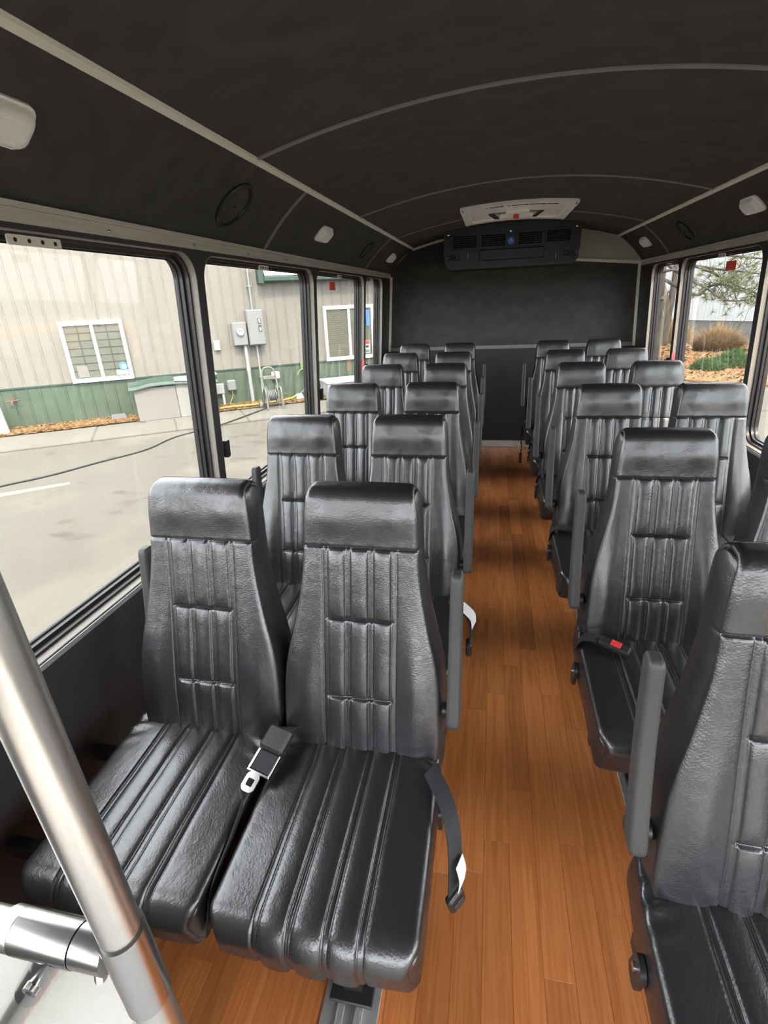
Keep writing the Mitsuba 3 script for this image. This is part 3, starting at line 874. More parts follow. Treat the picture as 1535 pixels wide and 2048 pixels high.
for bi, pxs in enumerate(br_px):
    pts = [P(x, y, Y=BY - (0.5 * (j - 0) / 3) + .25 * math.sin(bi * 2 + j)) for j, (x, y) in enumerate(pxs)]
    c = bez(pts, 8)
    brs.append(tube(c, np.linspace(.05, .014, len(c)), 7))
    for q in range(len(c)):
        if c[q][0] < 5.9 or bi > 6:
            continue
        for _ in range(2):
            side = RG.normal(size=3) * .30
            e = c[q] + side
            if RG.random() < .8:
                brs.append(tube([c[q], c[q] + side * .5 + [0, 0, .03], e], [.010, .007, .004], 4))
            for _k in range(1):
                tufts.append(needle_tuft(e + RG.normal(size=3) * .07, .20, 26, RG, side))
for k_, bm in enumerate(brs[:0]):
    pass
obj('branches', cat(brs), bark, pt, True)
kk = obj('needles', tri_soup(np.vstack(tufts)), needle, pt)
labels[kk] = {'kind': 'stuff', 'label': 'pale green pine needles in loose tufts'}
ft = thing('forked_tree', 'forked grey tree trunk standing behind the straight pine trunk', 'tree')
FY = 23.0
fbp = P(1325, 692, Y=FY)
fbp[2] = G
c1 = bez([fbp, P(1331, 650, Y=FY), P(1334, 620, Y=FY), P(1326, 585, Y=FY), P(1318, 545, Y=FY), P(1312, 500, Y=FY)], 7)
c2 = bez([P(1333, 632, Y=FY), P(1341, 605, Y=FY), P(1348, 560, Y=FY), P(1352, 510, Y=FY)], 7)
c3 = bez([P(1332, 640, Y=FY), P(1320, 620, Y=FY), P(1314, 612, Y=FY)], 6)
obj('trunk', cat([tube(c1, np.linspace(.19, .10, len(c1)), 12), tube(c2, np.linspace(.15, .07, len(c2)), 10), tube(c3, np.linspace(.10, .06, len(c3)), 10)]), bark, ft, True)


def blades(cx, cy, rx, ry, hgt, n, rg_, wd=.012, lean=.5):
    """a domed mound of grass: blades rise from the ground and arch outwards"""
    ph = rg_.uniform(0, 2 * np.pi, n)
    rr = np.sqrt(rg_.random(n))
    out = np.column_stack([np.cos(ph), np.sin(ph), np.zeros(n)])
    base = np.column_stack([cx + rx * .6 * rr * np.cos(ph), cy + ry * .6 * rr * np.sin(ph), np.full(n, G)])
    hh_ = hgt * np.sqrt(np.maximum(1 - .82 * rr ** 2, .05)) * rg_.uniform(.6, 1.12, n)
    up_ = np.column_stack([np.zeros(n), np.zeros(n), hh_])
    mid = base + out * (lean * .35 * rx * rr)[:, None] + up_ * .65
    tip = base + out * (lean * .9 * rx * rr)[:, None] + rg_.normal(0, .10, (n, 3)) * [1, 1, .3] + up_
    w = np.column_stack([-np.sin(ph + rg_.normal(0, .8, n)), np.cos(ph), np.zeros(n)])
    w = w / np.linalg.norm(w, axis=1, keepdims=True) * wd
    v = np.stack([base - w, base + w, mid + w * .8, base - w, mid + w * .8, mid - w * .8, mid - w * .8, mid + w * .8, tip], 1)
    return v.reshape(-1, 3)


for px, wpx, hpx, lab in (((1445, 707), 52, 50, 'large tan mound of dry ornamental grass nearer the pine trunk'), ((1570, 710), 44, 48, 'tan dry grass mound at the right edge beside the larger mound')):
    b = P(px[0], px[1], Z=G)
    dist = b[1]
    sc = math.hypot(b[0], b[1]) / F_ * .95
    t = thing('ornamental_grass', lab, 'grass mound', 'dry grass mounds')
    kk = obj('blades', tri_soup(blades(b[0], b[1] + .6, wpx * sc * .95, wpx * sc * .7, hpx * sc * .82, 1800, RG, .014)), straw_d, t)
    labels[kk] = {'kind': 'stuff'}
    kk = obj('plumes', tri_soup(blades(b[0], b[1] + .7, wpx * sc * 1.0, wpx * sc * .75, hpx * sc * 1.05, 520, RG, .012)), straw, t)
    labels[kk] = {'kind': 'stuff'}
b = P(1345, 690, Y=27)
t = thing('ornamental_grass', 'pale straw grass behind the forked trunk', 'grass mound', 'dry grass mounds')
kk = obj('plumes', tri_soup(blades(P(1350, 690, Z=G)[0], P(1350, 690, Z=G)[1] + 1, 1.2, 1.2, 1.1, 700, RG, .016)), straw, t)
labels[kk] = {'kind': 'stuff'}
for (px, rx, ry, hz, lab) in (((1483, 739), .72, .7, .40, 'low spreading green juniper at the right beside the leaf bed'), ((1425, 747), .40, .40, .22, 'small low green juniper left of the larger juniper'), ((1575, 750), .60, .6, .36, 'low green juniper at the right edge of the window')):
    b = P(px[0], px[1], Z=G)
    t = thing('juniper_shrub', lab, 'shrub', 'junipers by the kerb')
    vs = []
    for i in range(200):
        a, r_ = RG.uniform(0, 6.28), math.sqrt(RG.random())
        z = hz * (1 - r_ ** 2) * RG.uniform(.35, 1)
        vs.append(needle_tuft(np.array([b[0] + rx * r_ * math.cos(a), b[1] + .5 + ry * r_ * math.sin(a), G + .08 + z]), .17, 26, RG))
    kk = obj('foliage', tri_soup(np.vstack(vs)), juniper, t)
    labels[kk] = {'kind': 'stuff'}
    st = [tube([(b[0], b[1] + .5, G), (b[0] + rx * .5 * math.cos(q), b[1] + .5 + ry * .5 * math.sin(q), G + hz * .5), (b[0] + rx * .8 * math.cos(q), b[1] + .5 + ry * .8 * math.sin(q), G + hz * .4)], [.03, .02, .008], 5) for q in np.arange(0, 6.28, .7)]
    obj('stems', cat(st), bark, t)

# ------------------------------------------------------------------ seat tracks
for i, (a, b) in enumerate(TRK):
    t = thing('seat_track', f'aluminium seat track bolted to the floor under the {"left" if i == 0 else "right"} seats', 'seat track')
    c = .5 * (a + b)
    y0, y1 = 0.30, 5.33
    obj('flange', cbox((a, y0, .0005), (c - .030, y1, .006), .0015), alu, t)
    obj('flange', cbox((c + .030, y0, .0005), (b, y1, .006), .0015), alu, t)
    obj('channel', cat([cbox((c - .030, y0, .0005), (c - .026, y1, .016), .001), cbox((c + .026, y0, .0005), (c + .030, y1, .016), .001), cbox((c - .026, y0, .0005), (c + .026, y1, .003), 0),
                        cbox((c - .026, y0, .013), (c - .012, y1, .016), .001), cbox((c + .012, y0, .013), (c + .026, y1, .016), .001)]), alu, t)
    for y in np.arange(0.40, 5.3, .305):
        for s_ in (a + .016, b - .016):
            obj('bolt', xf(lathe([(0, .0066), (.0075, .0066), (.0075, .0072), (.006, .010), (.003, .0112), (0, .0114)], 10), mat(0, (s_, y + (.05 if s_ < c else 0), -.0005))), chrome, t, 40)

# ------------------------------------------------------------------ seats
SL = 0.22                            # recline of the backrest
WZ = np.array([.40, .47, .52, .59, .65, .71, .77, .83, .88, .93, .97, 1.03, 1.08, 1.11, 1.13])
WW = np.array([.196, .203, .206, .205, .201, .191, .176, .163, .154, .148, .146, .143, .137, .129, .120]) - .0075


def hw(z):
    from scipy.interpolate import PchipInterpolator
    return PchipInterpolator(WZ, WW)(np.clip(z, .40, 1.13))


GR = [-.089, -.077, -.034, -.022, .022, .034, .077, .089]        # stitched grooves of the backrest


def resample(pts, n):
    pts = np.asarray(pts, float)
    d = np.r_[0, np.cumsum(np.linalg.norm(np.diff(pts, axis=0), axis=1))]
    q = np.linspace(0, d[-1], n)
    return np.column_stack([np.interp(q, d, pts[:, k]) for k in range(pts.shape[1])])


def fillet(corner, a, b, r, n=8):
    """arc tangent to corner->a and corner->b"""
    corner, a, b = (np.asarray(v, float) for v in (corner, a, b))
    u, v = a - corner, b - corner
    u, v = u / np.linalg.norm(u), v / np.linalg.norm(v)
    half = math.acos(np.clip(u @ v, -1, 1)) / 2
    t = r / math.tan(half)
    p0, p1 = corner + u * t, corner + v * t
    cen = corner + (u + v) / np.linalg.norm(u + v) * r / math.sin(half)
    a0, a1 = p0 - cen, p1 - cen
    out = []
    ang = math.acos(np.clip(a0 @ a1 / r / r, -1, 1))
    for q in np.linspace(0, 1, n):
        out.append(cen + (math.sin((1 - q) * ang) * a0 + math.sin(q * ang) * a1) / math.sin(ang))
    return out


def ss_np(a, b, x):
    t = np.clip((x - a) / (b - a), 0, 1)
    return t * t * (3 - 2 * t)


def g1(x, c, s):
    return np.exp(-((x - c) / s) ** 2)


def col_lines(inner, half, lod):
    """x columns: fixed inside +-inner (dense at the grooves), scaled outside; returns (fixed x list, outer t list)"""
    dense = []
    for c in GR if half is None else half:
        dense += [c - .004, c - .0018, c, c + .0018, c + .004] if lod == 0 else [c - .0035, c, c + .0035] if lod == 1 else []
    if lod == 2:
        dense = [s_ * q for q in (.083, .028) for s_ in (-1, 1)]
        dense = [d + o for d in dense for o in (-.011, -.006, 0, .006, .011)]
    base = np.arange(-inner, inner + 1e-6, .006 if lod == 0 else .011 if lod == 1 else .02)
    xs_ = sorted(set(np.round(np.r_[base, dense, -inner, inner], 5)))
    keep = [xs_[0]]
    for x in xs_[1:]:
        if x - keep[-1] > .0011 or abs(x - inner) < 1e-6:
            keep.append(x)
    to = [0.12, .25, .4, .55, .68, .78, .86, .92, .96, .985, 1.0] if lod == 0 else [.25, .5, .72, .87, .95, 1.0] if lod == 1 else [.4, .8, .94, 1.0]
    return np.array(keep), np.array(to)


def pillow(x, edges, amp):
    out = np.zeros_like(x)
    for a, b in zip(edges[:-1], edges[1:]):
        m = (x >= a) & (x <= b)
        t = (2 * (x[m] - a) / (b - a) - 1)
        out[m] = amp * (1 - np.abs(t) ** 2.6) * min(1, (b - a) / .04)
    return out


def back_meshes(lod, flipx=1):
    K = {0: 150, 1: 80, 2: 40}[lod]
    B0, FT = np.array([-.010, .42]), np.array([SL * (1.098 - .47), 1.098])
    BT, BB = np.array([FT[0] + .090, 1.108]), np.array([.125, .40])
    fr_ = [B0, B0 + (FT - B0) * .5] + fillet(FT, B0, BT, .030, 10)
    mid = (FT + BT) / 2
    bk = [mid] + fillet(BT, mid, BB, .034, 8) + [BB]
    z_dense = []
    front = np.array(fr_ + [mid])
    # front rows: uniform plus dense at the horizontal seams
    d = np.r_[0, np.cumsum(np.linalg.norm(np.diff(front, axis=0), axis=1))]
    q = np.linspace(0, d[-1], K)
    zf = np.interp(q, d, front[:, 1])
    for zs in (.605, .80, .972):
        qq = np.interp(zs, [B0[1], 1.075], [0, np.interp(1.075, front[:-6, 1], d[:-6])])
        st = (.002, .0045, .008) if lod < 2 else (.006,)
        q = np.r_[q, qq, *[qq + s_ * o for o in st for s_ in (-1, 1)]]
    q = np.unique(np.round(q, 5))
    fp = np.column_stack([np.interp(q, d, front[:, k]) for k in range(2)])
    bp_ = resample(bk, len(fp))
    xin, to = col_lines(.105, None, lod)

    def surf(pr, isfront):
        n = len(pr)
        w = hw(pr[:, 1])
        if isfront:                       # round the top corners in plan on the way over the top
            over = np.clip((np.arange(n) - (n - 8)) / 8, 0, 1)
        X = np.zeros((n, len(xin) + 2 * len(to)))
        for i in range(n):
            ow = .105 + (w[i] - .105) * to
            X[i] = np.r_[-ow[::-1], xin, ow]
        tx = np.gradient(pr, axis=0)
        nrm = np.column_stack([-tx[:, 1], tx[:, 0]])
        nrm /= np.linalg.norm(nrm, axis=1, keepdims=True)     # points to the front / up / back
        Z = np.repeat(pr[:, 1:2], X.shape[1], 1)
        D = np.zeros_like(X)
        ax = np.abs(X)
        w2 = w[:, None]
        if isfront:
            low = 1 / (1 + np.exp((Z - .972) / .003))              # below the head seam
            pil = pillow(X, [-.105] + GR + [.105], .0) + pillow(X, [-.083, -.028, .028, .083], .0075)
            gro = sum(g1(X, c, .0022 if lod == 0 else .003) for c in GR) * .0034 + sum(g1(X, c, .006) for c in (-.083, -.028, .028, .083)) * .0015
            zz = np.zeros_like(X)
            inside = 1 / (1 + np.exp((ax - .0775) / .0015))
            for a, b in ((.36, .605), (.605, .80), (.80, .972)):
                m = (Z >= a) & (Z < b)
                t = 2 * (Z - a) / (b - a) - 1
                zz = np.where(m, (1 - np.abs(t) ** 6), zz)
            hor = (g1(Z, .605, .0032) + g1(Z, .80, .0032)) * .0065 * inside
            D += low * (pil * (.25 + .75 * zz) - gro - hor)
            # bolsters and lumbar swell
            D += low * .014 * np.exp(-((ax - (w2 + .085) / 2) / .035) ** 2) * np.exp(-((Z - .62) / .16) ** 2)
            D += .010 * g1(Z, .58, .14) * (1 - (ax / .22) ** 2)
            # headrest: fuller, slight cheeks
            D += (1 - low) * (.008 * ss_np(.972, 1.05, Z) * (1 - .35 * (X / .14) ** 2) + .003 * g1(ax, .07, .03) * g1(Z, 1.04, .03))
            D -= .0040 * g1(Z, .972, .0035)
            D += .0008 * (meshkit.fbm(np.stack([X * 22, Z * 22, X * 0 + 3], -1), 3, 4) - .5) * 2
            D -= .006 * np.clip((.50 - Z) / .08, 0, 1) * (1 - g1(ax, .0, .2))
        # roll the edge over towards the side panel
        er = .014
        tt = np.clip((ax - (w2 - er)) / er, 0, 1)
        D -= er * .75 * (1 - np.sqrt(np.maximum(1 - tt ** 2, 0)))
        pts = np.stack([X, pr[:, 0:1] + nrm[:, 0:1] * D, pr[:, 1:2] + nrm[:, 1:2] * D], -1)
        return pts

    Fp = surf(fp, True)
    Bp = surf(bp_, False)
    split = int(np.argmin(np.abs(fp[:, 1] - .972)))
    front_m = gridmesh(Fp[:split + 1])
    nb = len(Bp)
    bsplit = int(np.argmin(np.abs(bp_[::-1, 1] - .972)))
    bsplit = nb - 1 - bsplit
    head = np.concatenate([Fp[split:], Bp[1:bsplit + 1]], 0)
    head_m = gridmesh(head)
    stp = 3 if lod == 0 else 2
    xs_i = list(range(0, Bp.shape[1], stp)) + [Bp.shape[1] - 1]
    back_m = gridmesh(Bp[bsplit:][:, sorted(set(xs_i))])
    # side panels
    nt = 8 if lod == 0 else 5 if lod == 1 else 4
    tv = np.linspace(0, 1, nt)
    sides_m = []
    Br = Bp[::-1]
    for s_, col in ((-1, 0), (1, -1)):
        e0 = Fp[:, col]
        e1 = Br[:, col]
        rows = e0[:, None] * (1 - tv[None, :, None]) + e1[:, None] * tv[None, :, None]
        wid = np.linalg.norm(e1 - e0, axis=1)
        bulge = np.sin(np.pi * tv)[None, :] ** .6 * np.minimum(.006, wid[:, None] * .16)
        zc_ = rows[..., 2]
        wr_ = np.clip((.60 - zc_) / .15, 0, 1) * .006 * np.sin(zc_ * 130 + 2.0 * np.sin(tv * 5)[None] + s_) * np.sin(np.pi * tv)[None]
        bulge = bulge + wr_ + .0025 * (meshkit.fbm(rows * 18 + s_, 3, 8) - .5) * np.sin(np.pi * tv)[None]
        rows = rows.copy()
        rows[..., 0] += s_ * bulge
        sides_m.append(gridmesh(rows, s_ < 0) if True else None)
    edge = [Fp[:, 0], Fp[:, -1]]
    seam = Fp[split]
    return dict(backrest=cat([front_m, back_m]), headrest=head_m, side_panel=sides_m, edge=edge, seam=seam, F=Fp, fp=fp, xin=xin)


def fix(m):
    """make faces point outwards on the whole"""
    m = trimesh.Trimesh(m.vertices, m.faces, process=False)
    return m


CG = [-.106, -.094, -.041, -.029, .029, .041, .094, .106]


def cushion_mesh(lod):
    K = {0: 120, 1: 64, 2: 34}[lod]
    pr = [(.085, .462), (.03, .468), (-.15, .457), (-.32, .452)] + fillet((-.430, .452), (-.32, .452), (-.397, .330), .045, 10) + fillet((-.400, .330), (-.422, .42), (-.30, .328), .028, 6) + [(-.28, .335), (.0, .345), (.085, .345)]
    pr = np.array(pr)
    d = np.r_[0, np.cumsum(np.linalg.norm(np.diff(pr, axis=0), axis=1))]
    q = np.r_[np.linspace(0, .30, K // 4), np.linspace(.30, .70, K * 5 // 8)[1:], np.linspace(.70, d[-1], max(4, K // 8))[1:]]
    pp_ = np.column_stack([np.interp(q, d, pr[:, k]) for k in range(2)])
    xin, to = col_lines(.125, CG, lod)
    n = len(pp_)
    Y_, Z_ = pp_[:, 0], pp_[:, 1]
    w = .203 - .010 * np.clip((Y_ + .02) / .1, 0, 1)
    w = w - .020 * np.clip((-.375 - Y_) / .043, 0, 1) ** 2
    X = np.array([np.r_[-(.125 + (wi - .125) * to)[::-1], xin, .125 + (wi - .125) * to] for wi in w])
    tx = np.gradient(pp_, axis=0)
    nrm = np.column_stack([tx[:, 1], -tx[:, 0]])
    nrm /= np.linalg.norm(nrm, axis=1, keepdims=True)
    ax = np.abs(X)
    topm = np.clip((.78 - q) / .06, 0, 1)[:, None]
    fade = np.clip((q - .06) / .08, 0, 1)[:, None]
    D = pillow(X, [-.100, -.035, .035, .100], .0060) - sum(g1(X, c, .0022 if lod == 0 else .003) for c in CG) * .0036 - sum(g1(X, c, .006) for c in (-.1, -.035, .035, .1)) * .0018
    D = D * topm * (.4 + .6 * fade)
    yy = Y_[:, None]
    D = D + topm * (.012 * (1 - (ax / .216) ** 2) * g1(yy, -.2, .25))
    D = D + topm * .0014 * (meshkit.fbm(np.stack([X * 18, yy + 0 * X, X * 0 + Z_[:, None] * 18], -1) * np.array([1, 14, 1]), 3, 6) - .5) * 2
    # gathered puckers at the rear corners
    D = D + topm * .006 * g1(ax, .185, .03) * g1(yy, .0, .06) * np.sin(yy * 150 + ax * 60)
    er = .016
    tt = np.clip((ax - (w[:, None] - er)) / er, 0, 1)
    D = D - er * .8 * (1 - np.sqrt(np.maximum(1 - tt ** 2, 0)))
    pts = np.stack([X, Y_[:, None] + nrm[:, 0:1] * D, Z_[:, None] + nrm[:, 1:2] * D], -1)
    top_m = gridmesh(pts, True)
    half = int(np.argmin(np.abs(q - .50)))
    # side boxing: between the upper half of the profile and the lower half
    up = pts[:half + 1]
    lo = pts[half:][::-1]
    sid = []
    nt = 6 if lod == 0 else 4
    tv = np.linspace(0, 1, nt)
    for s_, col in ((-1, 0), (1, -1)):
        a_ = resample(up[:, col], 50 if lod == 0 else 24)
        b_ = resample(lo[:, col], 50 if lod == 0 else 24)
        rows = a_[:, None] * (1 - tv[None, :, None]) + b_[:, None] * tv[None, :, None]
        wid = np.linalg.norm(a_ - b_, axis=1)
        rows[..., 0] += s_ * (np.sin(np.pi * tv) ** .7)[None] * np.minimum(.004, wid[:, None] * .2)
        rows[..., 0] += s_ * .002 * (meshkit.fbm(rows * 20 + s_, 3, 3) - .5) * np.sin(np.pi * tv)[None]
        sid.append(gridmesh(rows, s_ > 0))
    return dict(cushion=cat([top_m] + sid), edge=[pts[:half + 4, 0], pts[:half + 4, -1]], pts=pts, xin=xin)


def dashes(line, step=.0075, ln=.0048, r=.0008, off=(0, 0, 0)):
    line = np.asarray(line) + np.asarray(off)
    d = np.r_[0, np.cumsum(np.linalg.norm(np.diff(line, axis=0), axis=1))]
    out_v, out_f = [], []
    n = int(d[-1] / step)
    for i in range(n):
        a = np.array([np.interp(i * step, d, line[:, k]) for k in range(3)])
        b = np.array([np.interp(i * step + ln, d, line[:, k]) for k in range(3)])
        t = b - a
        t /= np.linalg.norm(t) + 1e-9
        u = np.cross(t, [.3, 1, .2])
        u /= np.linalg.norm(u)
        v = np.cross(t, u)
        base = 6 * i
        m_ = (a + b) / 2
        out_v += [a, m_ + u * r, m_ + v * r, m_ - u * r, m_ - v * r, b]
        for j in range(4):
            j2 = (j + 1) % 4
            out_f += [[base, base + 1 + j2, base + 1 + j], [base + 5, base + 1 + j, base + 1 + j2]]
    return trimesh.Trimesh(np.array(out_v), np.array(out_f), process=False)


seat_ply = {}
for lod in (0, 1, 2):
    b_, c_ = back_meshes(lod), cushion_mesh(lod)
    d_ = {}
    d_['backrest'] = mikit.ply(b_['backrest'], leather, True)
    d_['headrest'] = mikit.ply(b_['headrest'], leather, True)
    d_['side_panel'] = mikit.ply(b_['side_panel'][0], leather, True)
    d_['side_panel_001'] = mikit.ply(b_['side_panel'][1], leather, True)
    d_['cushion'] = mikit.ply(c_['cushion'], leather, 50)
    if lod < 2:
        F = b_['F']
        ncol = F.shape[1]
        ds = [dashes(b_['edge'][0], off=(.003, -.0055, 0)), dashes(b_['edge'][1], off=(-.003, -.0055, 0)), dashes(b_['seam'], off=(0, -.0035, .0045))]
        dc = [dashes(c_['edge'][0], off=(.0025, 0, .0035)), dashes(c_['edge'][1], off=(-.0025, 0, .0035))]
        if lod == 0:
            nto = (ncol - len(b_['xin'])) // 2
            sp = int(np.argmin(np.abs(b_['fp'][:, 1] - .97)))
            for c0 in GR:
                off = .0035 if c0 in (GR[1], GR[3], GR[5], GR[7]) else -.0035
                j = nto + int(np.argmin(np.abs(b_['xin'] - (c0 + off))))
                ds.append(dashes(F[8:sp - 4, j], .009, .005, .0006, (0, -.0006, 0)))
            for c0 in CG:
                off = .0035 if c0 in (CG[1], CG[3], CG[5], CG[7]) else -.0035
                nt_ = (c_['pts'].shape[1] - len(c_['xin'])) // 2
                j = nt_ + int(np.argmin(np.abs(c_['xin'] - (c0 + off))))
                dc.append(dashes(c_['pts'][10:75, j], .009, .005, .0006, (0, -.0003, .0006)))
        d_['stitching'] = mikit.ply(cat(ds), thread)
        d_['cushion_stitching'] = mikit.ply(cat(dc), thread)
    # armrest folded up beside the back: a slightly curved padded bar
    seat_ply[lod] = d_

an = np.r_[0, .006, .02, np.linspace(.045, .955, 11), .98, .994, 1.0]
azs = .566 + .366 * an
ays = SL * (azs - .47) - .004 + .010 * np.sin(np.pi * an)
sec = np.array(rrect(-.0165, -.023, .0165, .023, .009, 4).exterior.coords)[:-1]
ring = []
for z_, y_, q_ in zip(azs, ays, an):
    k_ = {0: .55, .006: .80, .02: .94, .98: .94, .994: .80, 1.0: .55}.get(round(float(q_), 4), 1.0) * (1.0 - .12 * q_)
    ring.append([(sx_ * k_, y_ + sy_ * k_, z_) for sx_, sy_ in sec])
ring = np.array(ring)
arm_m = gridmesh(np.concatenate([ring, ring[:, :1]], 1), True)
capm = [hull(np.vstack([ring[0], ring[0] * [1, 1, 1] + [0, 0, .001]])), hull(np.vstack([ring[-1], ring[-1] - [0, 0, .001]]))]
arm_ply = mikit.ply(cat([arm_m] + capm), arm_plastic, 35)
piv_ply = {s_: mikit.ply(tube([(s_ * .010, SL * .10 + .03, .575), (s_ * -.032, SL * .10 + .03, .575)], .018, 14), plastic, 40) for s_ in (-1, 1)}
lev = xf(ext(affinity.rotate(rrect(-.022, -.045, .022, .040, .020, 6), 15), .010), np.array([[0, 0, 1, -.005], [1, 0, 0, .012], [0, 1, 0, .375], [0, 0, 0, 1.0]]))
lev_ply = mikit.ply(lev, plastic, 40)
bolt_ply = mikit.ply(tube([(-.010, .012, .385), (.010, .012, .385)], .008, 10), chrome, 40)
frame_ply = mikit.ply(cat([cbox((-.20, -.30, .305), (.20, -.27, .344), .004), cbox((-.20, -.02, .305), (.20, .01, .344), .004), cbox((-.19, -.36, .318), (-.165, .06, .340), .003), cbox((.165, -.36, .318), (.19, .06, .340), .003)]), plastic)
shell_ply = mikit.ply(hull([(-.17, .09, .42), (.17, .09, .42), (-.17, .13, .42), (.17, .13, .42), (-.17, .03, .30), (.17, .03, .30), (-.17, .08, .30), (.17, .08, .30)]), plastic)


def leg_mesh(dx):
    return cat([hull([(dx - .022, -.285, .017), (dx + .022, -.285, .017), (dx - .022, -.02, .017), (dx + .022, -.02, .017), (dx - .03, -.30, .306), (dx + .03, -.30, .306), (dx - .03, .01, .306), (dx + .03, .01, .306)]),
                cbox((dx - .05, -.31, .0165), (dx + .05, .03, .026), .003)])


ROWL = [.90, 1.635, 2.395, 3.165, 3.87, 4.66]
ROWR = [.662, 1.45, 2.285, 3.09, 3.835, 4.66]
order = ['nearest the camera', 'second row from the camera', 'third row from the camera', 'fourth row from the camera', 'fifth row from the camera', 'last row at the rear wall']
for side, rows in (('left', ROWL), ('right', ROWR)):
    for r_, y0 in enumerate(rows):
        lod = 0 if r_ < 2 else 1 if r_ < 3 else 2
        for pos in ('aisle', 'window'):
            cx = {('left', 'aisle'): -.292, ('left', 'window'): -.712, ('right', 'aisle'): .512, ('right', 'window'): .929}[(side, pos)]
            bx = {('left', 'aisle'): .009, ('left', 'window'): .021, ('right', 'aisle'): .012, ('right', 'window'): .010}[(side, pos)]     # the backs stand a little off the cushions
            where = f'{"aisle" if pos == "aisle" else "window"} seat on the {side}'
            key = thing('bus_seat', f'black quilted leather {where}, {order[r_]}', 'seat', 'black leather seats in the bus')
            tw = T().translate([cx, y0, 0])
            for nm, dct in seat_ply[lod].items():
                scene[key + '__' + nm] = {**dct, 'to_world': T().translate([cx + (.005 if (side, pos) == ('left', 'aisle') else -.002), y0, 0]) if nm in ('cushion', 'cushion_stitching') else T().translate([cx + bx, y0, 0])}
                if nm.endswith('stitching'):
                    labels[key + '__' + nm] = {'kind': 'stuff', 'label': 'dark thread stitching along the seams'}
            out = (1 if side == 'left' else -1) * (1 if pos == 'aisle' else -1)      # side with the armrest
            has_arm = pos == 'aisle' or side == 'left'
            if has_arm:
                ta = T().translate([cx + out * (.236 if side == 'left' else .224), y0, 0]) if pos == 'aisle' else T().translate([cx + out * .220, y0 + .115, -.045])
                scene[key + '__armrest'] = {**arm_ply, 'to_world': ta}
                labels[key + '__armrest'] = {'label': 'dark padded armrest folded upright'}
                scene[key + '__armrest__pivot'] = {**piv_ply[out], 'to_world': ta}
            scene[key + '__frame'] = {**frame_ply, 'to_world': tw}
            scene[key + '__rear_shell'] = {**shell_ply, 'to_world': tw}
            if pos == 'aisle':
                scene[key + '__recline_lever'] = {**lev_ply, 'to_world': T().translate([cx + out * .216, y0 - .09, .005])}
                scene[key + '__recline_lever__bolt'] = {**bolt_ply, 'to_world': T().translate([cx + out * .216, y0 - .09, .005])}
                trk = sum(TRK[0 if side == 'left' else 1]) / 2
                scene[key + '__leg'] = {**mikit.ply(leg_mesh(trk - cx), plastic), 'to_world': tw}
            else:
                s_ = -1 if side == 'left' else 1
                wx = (XL - LEAN * (ZW - .325) if s_ < 0 else XR + LEAN * (ZW - .325))
                a_, b_ = sorted((cx + s_ * .201, wx - s_ * .004))
                obj('wall_bracket', cbox((a_, y0 - .30, .305), (b_, y0 - .27, .344), .003), plastic, key)
                obj('wall_bracket', cbox((a_, y0 - .02, .305), (b_, y0 + .01, .344), .003), plastic, key)

# ------------------------------------------------------------------ seat belts
def belt(label, parts):
    t = thing('seat_belt', label, 'seat belt')
    for nm, me, m, *rest in parts:
        obj(nm, me, m, t, rest[0] if rest else False, label=rest[1] if len(rest) > 1 else None)
    return t


# big buckle lying between the two nearest left seats
c0 = np.array([-.486, .822, .506])
Mb = basis(c0, (.86, -.22, -.06), (.12, .85, .34)) @ np.diag([1.05, 1.05, 1.05, 1])
bk = cbox((-.032, -.045, -.012), (.032, .045, .012), .006)
belt('black seat belt buckle with a silver tongue lying between the two nearest left seats', [
    ('buckle', xf(cbox((-.031, .0, -.010), (.031, .058, .014), .006), Mb), plastic),
    ('strap', xf(cbox((-.024, -.045, -.005), (.024, -.001, .002), .001), Mb), webbing),
    ('adjuster', xf(cat([cbox((-.030, -.046, -.006), (-.0245, .0, .004), .001), cbox((.0245, -.046, -.006), (.030, .0, .004), .001), cbox((-.030, -.052, -.006), (.030, -.0465, .004), .001)]), Mb), chrome, False, 'silver adjuster frame'),
    ('tongue', xf(ext(rrect(-.022, -.092, .012, -.050, .012).difference(rrect(-.013, -.080, .003, -.064, .002)), .004), Mb), chrome, False, 'chrome latch tongue'),
    ('rear_strap', ribbon(bez([c0 + [.012, .05, .012], c0 + [.016, .07, .010], c0 + [.014, .09, -.02], c0 + [.010, .095, -.08]], 6), (.9, .1, 0), .05), webbing),
    ('lower_strap', ribbon(bez([c0 + [-.026, -.115, -.050], c0 + [-.024, -.18, -.066], c0 + [-.022, -.27, -.085], c0 + [-.022, -.31, -.14]], 6), (.12, .1, 1.0), .034), webbing)])
